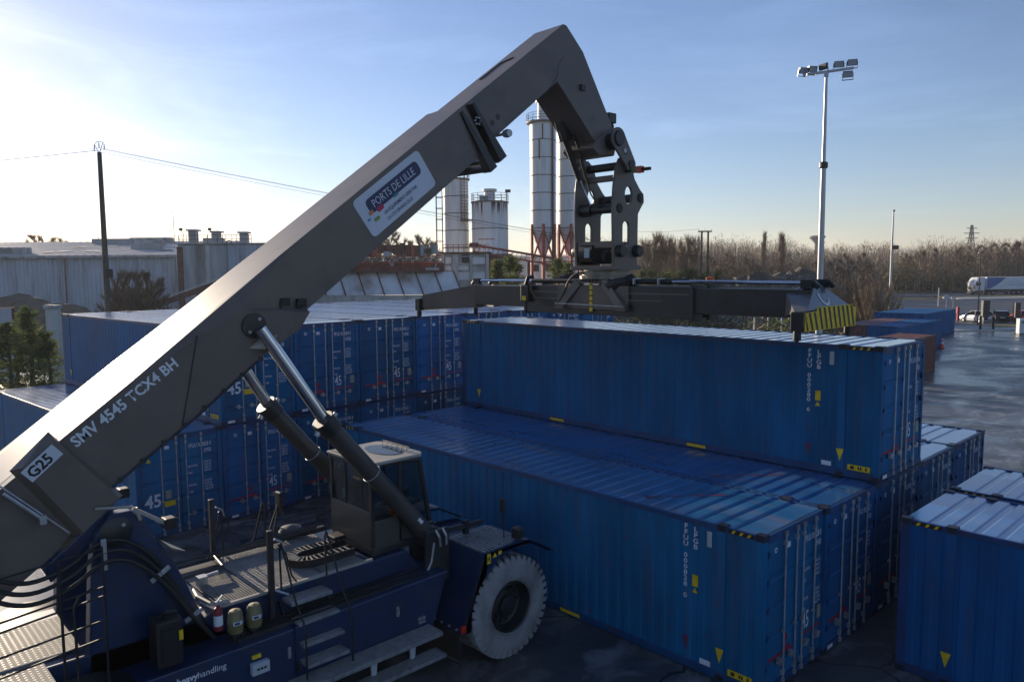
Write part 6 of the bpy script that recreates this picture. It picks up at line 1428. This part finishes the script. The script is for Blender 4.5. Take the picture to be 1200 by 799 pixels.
for k in range(9):
    t = k/9; t2 = (k+1)/9; wa, wb = 3.4-2.9*t, 3.4-2.9*t2
    for sy in (1, -1): b.beam((-wa, sy*wa, zt_*t), (wb, sy*wb, zt_*t2), .35, .35).beam((wa, sy*wa, zt_*t), (-wb, sy*wb, zt_*t2), .35, .35)
b.build('lattice', py_)
for z, w in ((zt_-2.5, 4.2), (zt_-6.5, 6.2), (zt_-10.5, 5.0)): b = mb(DGREY).beam((-w, 0, z), (w, 0, z), .5, .6); b.build('crossarm', py_)
d = 420; wt = plant('water_tower', 'distant mushroom water tower half hidden by the floodlight mast', 'water tower', 955.5, d)
zt_ = ZP(955, 277, d); b = mb(CONC).lathe([(1.4, 0), (1.4, zt_-4.5), (1.8, zt_-3.6), (4.4, zt_-.9), (4.4, zt_), (0, zt_+.3)], (0, 0, 0), 24); b.build('tank', wt, smooth=True)

# ------------------------------------------------------------------ road furniture, cars, lorry
def cone_():
    q = at(1106.5, 70.3); t0 = thing('traffic_cone', 'orange and white traffic cone on the wet yard by the far blue containers', 'traffic cone', (q.x, q.y, 0), 0, local=True)
    mb(mat('cone_orange', (.75, .07, .03), .5)).box(-.26, .26, -.26, .26, 0, .05).build('base', t0, bevel=.01)
    for z0, z1, m_ in ((.05, .35, 'cone_orange'), (.35, .55, None), (.55, .72, 'cone_orange'), (.72, .84, None), (.84, 1.0, 'cone_orange')):
        f = lambda z: .20-.165*z; b = mb(MATS[m_] if m_ else WHITE).lathe([(f(z0), z0), (f(z1), z1)]+([(0, z1)] if z1 == 1.0 else []), (0, 0, 0), 16); b.build('cone_body' if m_ else 'cone_band', t0, smooth=True)
cone_()
def sign(px, d, py, rad, m_, label, border=None):
    p = at(px, d); g = gz(p.x, p.y); t0 = thing('road_sign', label, 'road sign', (p.x, p.y, g), TH, local=True); zc = ZP(px, py, d)-g
    mb(MAST).tube([(0, .06, 0), (0, .06, zc+rad)], .04, 8).build('post', t0)
    b = mb(m_).lathe([(0, -.02), (rad*(.78 if border else 1), -.02), (rad, -.018), (rad, .02), (0, .02)], (0, 0, zc), 24, 'y'); 
    if border: b.add([], [])
    b.build('sign_face', t0)
    if border:
        b = mb(border).lathe([(rad*.78, -.03), (rad, -.03), (rad, -.022), (rad*.78, -.022)], (0, 0, zc), 24, 'y'); b.build('sign_rim', t0)
sign(1109.5, 128, 348.5, .50, CTRL, 'large pale round road sign beside the access road')
sign(1117.5, 128, 349.5, .36, WHITE, 'small round road sign with a red rim beside the access road', REDP)
q = at(1123.5, 104); t0 = thing('red_totem', 'narrow red post box standing by the access road, left of the silver car', 'red post', (q.x, q.y, gz(q.x, q.y)), TH, local=True)
mb(REDP).box(-.17, .17, -.15, .15, 1.1, 2.0).use(REDP).build('box_head', t0, bevel=.03); mb(REDP).box(-.12, .12, -.1, .1, 0, 1.09).build('post', t0, bevel=.02)
q = at(1100, 132); t0 = thing('bollard_post', 'thin pale post left of the round road signs', 'post', (q.x, q.y, gz(q.x, q.y)), TH, local=True); mb(MAST).tube([(0, 0, 0), (0, 0, ZP(1100, 337, 132)-gz(q.x, q.y))], .10, 8).build('shaft', t0)
# slatted gate between dark posts
q = at(1150, 89.8); gt = thing('gate', 'low railing gate between two dark posts at the yard exit', 'gate', (q.x, q.y, 0), TH, local=True)
for px, h in ((1150.5, 2.6), (1165.5, 2.5)): x = SP(px, 89.8)-SP(1150, 89.8); mb(BLACK).box(x-.10, x+.10, -.1, .1, 0, h-.9).build('post', gt, bevel=.01)
for k in range(9): x = SP(1152.5+k*1.45, 89.8)-SP(1150, 89.8); mb(MAST).tube([(x, 0, .1), (x, 0, 1.1)], .022, 5).build('bar', gt)
for z in (.12, 1.08): mb(MAST).box(.15, SP(1165, 89.8)-SP(1150, 89.8), -.025, .025, z, z+.05).build('rail', gt)
q = at(1147, 96); t0 = thing('street_lamp', 'thin dark street lamp in front of the silver car and the lorry cab', 'street lamp', (q.x, q.y, .1), TH, local=True)
mb(DGREY).tube([(0, 0, 0), (0, 0, ZP(1147, 297, 96))], [.09, .05], 8).build('pole_shaft', t0); mb(DGREY).box(-.30, .30, -.12, .12, ZP(1147, 297, 96)-.1, ZP(1147, 297, 96)).build('lamp_head', t0)
for px, pw, pyt, lab in ((1155.5, 4, 352, 'dark standing cabinet between the silver and the black car'), (1192.5, 3, 354, 'dark narrow cabinet in front of the red car')):
    q = at(px, 99.5 if px < 1160 else 98); g = gz(q.x, q.y); t0 = thing('cabinet', lab, 'cabinet', (q.x, q.y, g), TH, local=True); w = pw*99/889.26; mb(DGREY).box(-w, w, -.25, .25, .9, ZP(px, pyt, 99)-g).build('cabinet_body', t0, bevel=.03); mb(DGREY).box(-w*.6, w*.6, -.2, .2, 0, .9).build('plinth', t0)
q = at(1199, 84); t0 = thing('white_cabinet', 'white cabinet on the yard cut by the right picture edge', 'cabinet', (q.x, q.y, 0), TH, local=True); mb(TRW).box(-.42, .5, -.3, .3, .1, 1.75).build('cabinet_body', t0, bevel=.03); mb(DGREY).box(-.38, .46, -.28, .28, 0, .1).build('plinth', t0); mb(mat('notice_green', (.05, .2, .12), .5)).box(-.2, .05, -.312, -.302, 1.2, 1.5).build('notice', t0)
# wire fence at the far verge
d = 190; fn = plant('fence', 'low mesh fence on posts along the far dry grass verge', 'fence', 1030, d, z=1.15)
X = lambda px: SP(px, d)-SP(1030, d)
for k in range(9): x = X(1030+k*10.5); mb(POLE).box(x-.1, x+.1, -.1, .1, 0, ZP(1070, 333, d)-1.15).build('post', fn)
b = mb(DGREY)
for k in range(7): z = .3+k*.42; b.tube([(0, 0, z), (X(1114), 0, z)], .022, 4)
b.build('wire_mesh', fn)
for k in range(4):
    px = 905+k*14; q = at(px, 62); 
d = 64; fn2 = plant('fence', 'post and wire fence along the dark undergrowth below the lifting frame', 'fence', 885, d)
for k in range(6): x = k*1.15; mb(CTRL).box(x-.05, x+.05, -.05, .05, 0, ZP(910, 372, d)).build('post', fn2)
b = mb(DGREY)
for k in range(3): z = ZP(910, 374+4*k, d); b.tube([(-.3, 0, z), (6.2, 0, z)], .015, 4)
b.build('wire', fn2)

def car(px, d, paint, label, rz, suv=1.0, back=True):
    q = at(px, d); g = gz(q.x, q.y); t0 = thing('parked_car', label, 'car', (q.x, q.y, g), TH+rz, 'cars parked by the access road', local=True)
    # x across, y along (rear at -y); loft of cross sections
    def sec(y, w, z0, z1): return [(-w, y, z0), (w, y, z0), (w*1.0, y, (z0+z1)/2), (w*.93, y, z1), (-w*.93, y, z1), (-w, y, (z0+z1)/2)]
    def loft(m_, secs):
        b = mb(m_); n = len(secs[0]); vs = [p for s in secs for p in s]; fs = [tuple(range(n)), tuple(range(len(vs)-1, len(vs)-n-1, -1))]
        for i in range(len(secs)-1): fs += [(i*n+k, i*n+(k+1) % n, (i+1)*n+(k+1) % n, (i+1)*n+k) for k in range(n)]
        return b.add(vs, fs)
    hb = .92*suv
    loft(paint, [sec(-2.12, .74, .42, hb-.12), sec(-2.0, .86, .28, hb), sec(-1.2, .89, .22, hb+.03), sec(.9, .89, .22, hb), sec(1.6, .86, .24, hb-.12), sec(2.1, .78, .30, hb-.26), sec(2.2, .66, .36, hb-.36)]).build('body', t0, bevel=.03)
    loft(CGLASS, [sec(-1.98, .76, hb-.02, hb+.06), sec(-1.62, .72, hb-.02, 1.42*suv), sec(.05, .72, hb-.02, 1.46*suv), sec(.95, .78, hb-.02, hb+.02)]).build('window', t0, bevel=.02)
    loft(paint, [[(x*.70, y, z) for x, y, z in ((-1, -1.75, 1.40*suv), (1, -1.75, 1.40*suv), (1, -1.75, 1.45*suv), (-1, -1.75, 1.45*suv))], [(x*.72, y, z) for x, y, z in ((-1, -.9, 1.45*suv), (1, -.9, 1.45*suv), (1, -.9, 1.51*suv), (-1, -.9, 1.51*suv))], [(x*.70, y, z) for x, y, z in ((-1, .15, 1.43*suv), (1, .15, 1.43*suv), (1, .15, 1.48*suv), (-1, .15, 1.48*suv))]]).build('roof', t0, bevel=.02)
    for s in (1, -1):
        for ya, yb, za, zb_ in ((-1.98, -1.60, hb, 1.44*suv), (.98, .1, hb, 1.46*suv), (-.6, -.62, hb, 1.46*suv)): mb(paint).beam((s*.785, ya, za), (s*.725, yb, zb_), .05, .09).build('pillar', t0)
        for y in (-1.32, 1.36):
            b = mb(BRUB).lathe([(.18, -.1), (.31, -.1), (.33, -.06), (.33, .06), (.31, .1), (.18, .1)], (s*.78, y, .33), 20, 'x'); w_ = b.build('wheel', t0, smooth=True)
            mb(MAST).lathe([(.19, s*.08), (.16, s*.10), (.04, s*.07), (0, s*.09)], (s*.78, y, .33), 14, 'x').build('rim', w_)
        mb(REDL).box(*sorted((s*.60, s*.86)), -2.10, -1.97, hb-.22, hb-.02).build('tail_light', t0, bevel=.02)
        mb(CTRL).box(*sorted((s*.52, s*.76)), 2.04, 2.19, hb-.36, hb-.24).build('headlight', t0, bevel=.02)
        mb(paint).box(*sorted((s*.88, s*1.02)), .72, .86, hb+.02, hb+.16).build('mirror', t0, bevel=.02)
    mb(BLACK).box(-.78, .78, -2.17, -2.0, .30, .48).build('bumper', t0, bevel=.03); mb(WHITE).box(-.26, .26, -2.15, -2.12, .56, .68).build('number_plate', t0)
car(1145.5, 102.5, CARW, 'silver estate car parked left, seen from behind', 0.20, 1.06)
car(1173.5, 103.5, CARB, 'black hatchback parked between the silver and the red car', -0.45, 1.0)
car(1199, 102.5, CARR, 'red hatchback at the right picture edge', -0.25, 1.05)

def lorry():
    q = at(1138, 172); g = gz(q.x, q.y); hd = TH+math.pi/2+R(8)      # local +y is forward, to the left in view
    t0 = thing('lorry', 'white articulated lorry with a blue swoosh on its long trailer, on the access road', 'lorry', (q.x, q.y, g), hd, local=True)
    w = 1.25
    b = mb(TRW).prism([(0.0, .95), (0.0, 2.3), (-.18, 3.1), (-.62, 3.72), (-1.0, 3.95), (-2.25, 3.98), (-2.25, .95)], 'x', -w, w); cab_ = b.build('cab', t0, bevel=.06)
    mb(CGLASS).add([(-w*.9, .01, 2.1), (w*.9, .01, 2.1), (w*.86, -.16, 3.02), (-w*.86, -.16, 3.02)], [(0, 1, 2, 3)]).build('windscreen', cab_, fix=False)
    for s in (1, -1):
        mb(CGLASS).add([(s*(w+.004), -.25, 2.1), (s*(w+.004), -1.25, 2.1), (s*(w+.004), -1.25, 2.85), (s*(w+.004), -.40, 2.85)], [(0, 1, 2, 3)]).build('side_window', cab_, fix=False)
        mb(BLACK).box(*sorted((s*w, s*(w+.28))), -.2, 0.0, 2.2, 3.0).build('mirror', cab_, bevel=.03)
        mb(CTRL).box(*sorted((s*.75, s*1.18)), -.02, .05, .72, .98).build('headlight', t0, bevel=.02)
        for y in (-1.15, -4.5, -9.6, -10.9, -12.2):
            b = mb(BRUB).lathe([(.27, -.18), (.48, -.18), (.51, -.12), (.51, .12), (.48, .18), (.27, .18)], (s*1.05, y, .51), 22, 'x'); w_ = b.build('wheel', t0, smooth=True); mb(MAST).lathe([(.28, s*.15), (.22, s*.05), (.10, s*.16), (0, s*.16)], (s*1.05, y, .51), 14, 'x').build('rim', w_)
        mb(mat('underride', (.05, .05, .052), .6)).box(*sorted((s*1.18, s*1.22)), -8.9, -5.4, .55, 1.05).build('side_guard', t0)
    mb(BLACK).box(-w, w, -.05, .06, .35, .95).build('bumper', t0, bevel=.04); mb(BLACK).box(-1.0, 1.0, .005, .02, 1.15, 1.9).build('grille', cab_)
    mb(BLACK).box(-.5, .5, -13.5, -1.0, .75, 1.1).build('chassis', t0)
    tr = mb(TRW).box(-w-.02, w+.02, -16.2, -2.75, 1.22, 4.0).build('trailer', t0, bevel=.03)
    for s in (1, -1):
        xx = s*(w+.028); N = 10
        top = [(-2.8-4.6*k/N, 3.9) for k in range(N+1)]; bot = [(-2.8-4.6*k/N, 1.35+2.5*(k/N)**1.6) for k in range(N+1)]
        vs = [(xx, y, z) for y, z in top]+[(xx, y, z) for y, z in bot]; mb(TRB).add(vs, [(k, k+1, N+2+k, N+1+k) for k in range(N)]).build('swoosh', tr, fix=False)
        b = mb(mat('faint_print', (.36, .42, .55), .6))
        for j, (ya, yb) in enumerate(((-8.2, -11.5), (-7.6, -12.2), (-8.0, -11.9))): b.add([(xx, ya, 2.9-j*.4), (xx, yb, 2.9-j*.4), (xx, yb, 3.02-j*.4), (xx, ya, 3.02-j*.4)], [(0, 1, 2, 3)])
        b.build('print', tr, fix=False)
lorry()

# ------------------------------------------------------------------ thin winter haze
hm = bpy.data.materials.new('haze'); hm.use_nodes = True; t = hm.node_tree; t.nodes.clear()
ho = t.nodes.new('ShaderNodeOutputMaterial'); hv = t.nodes.new('ShaderNodeVolumePrincipled'); hv.inputs['Density'].default_value = 0.00023
hv.inputs['Color'].default_value = (0.86, 0.9, 0.96, 1); hv.inputs['Anisotropy'].default_value = 0.3; t.links.new(hv.outputs[0], ho.inputs['Volume'])
b = MB().use(hm).box(-4300, 4300, -4300, 4300, -1.2, 62)
b.build('haze', kind='stuff')
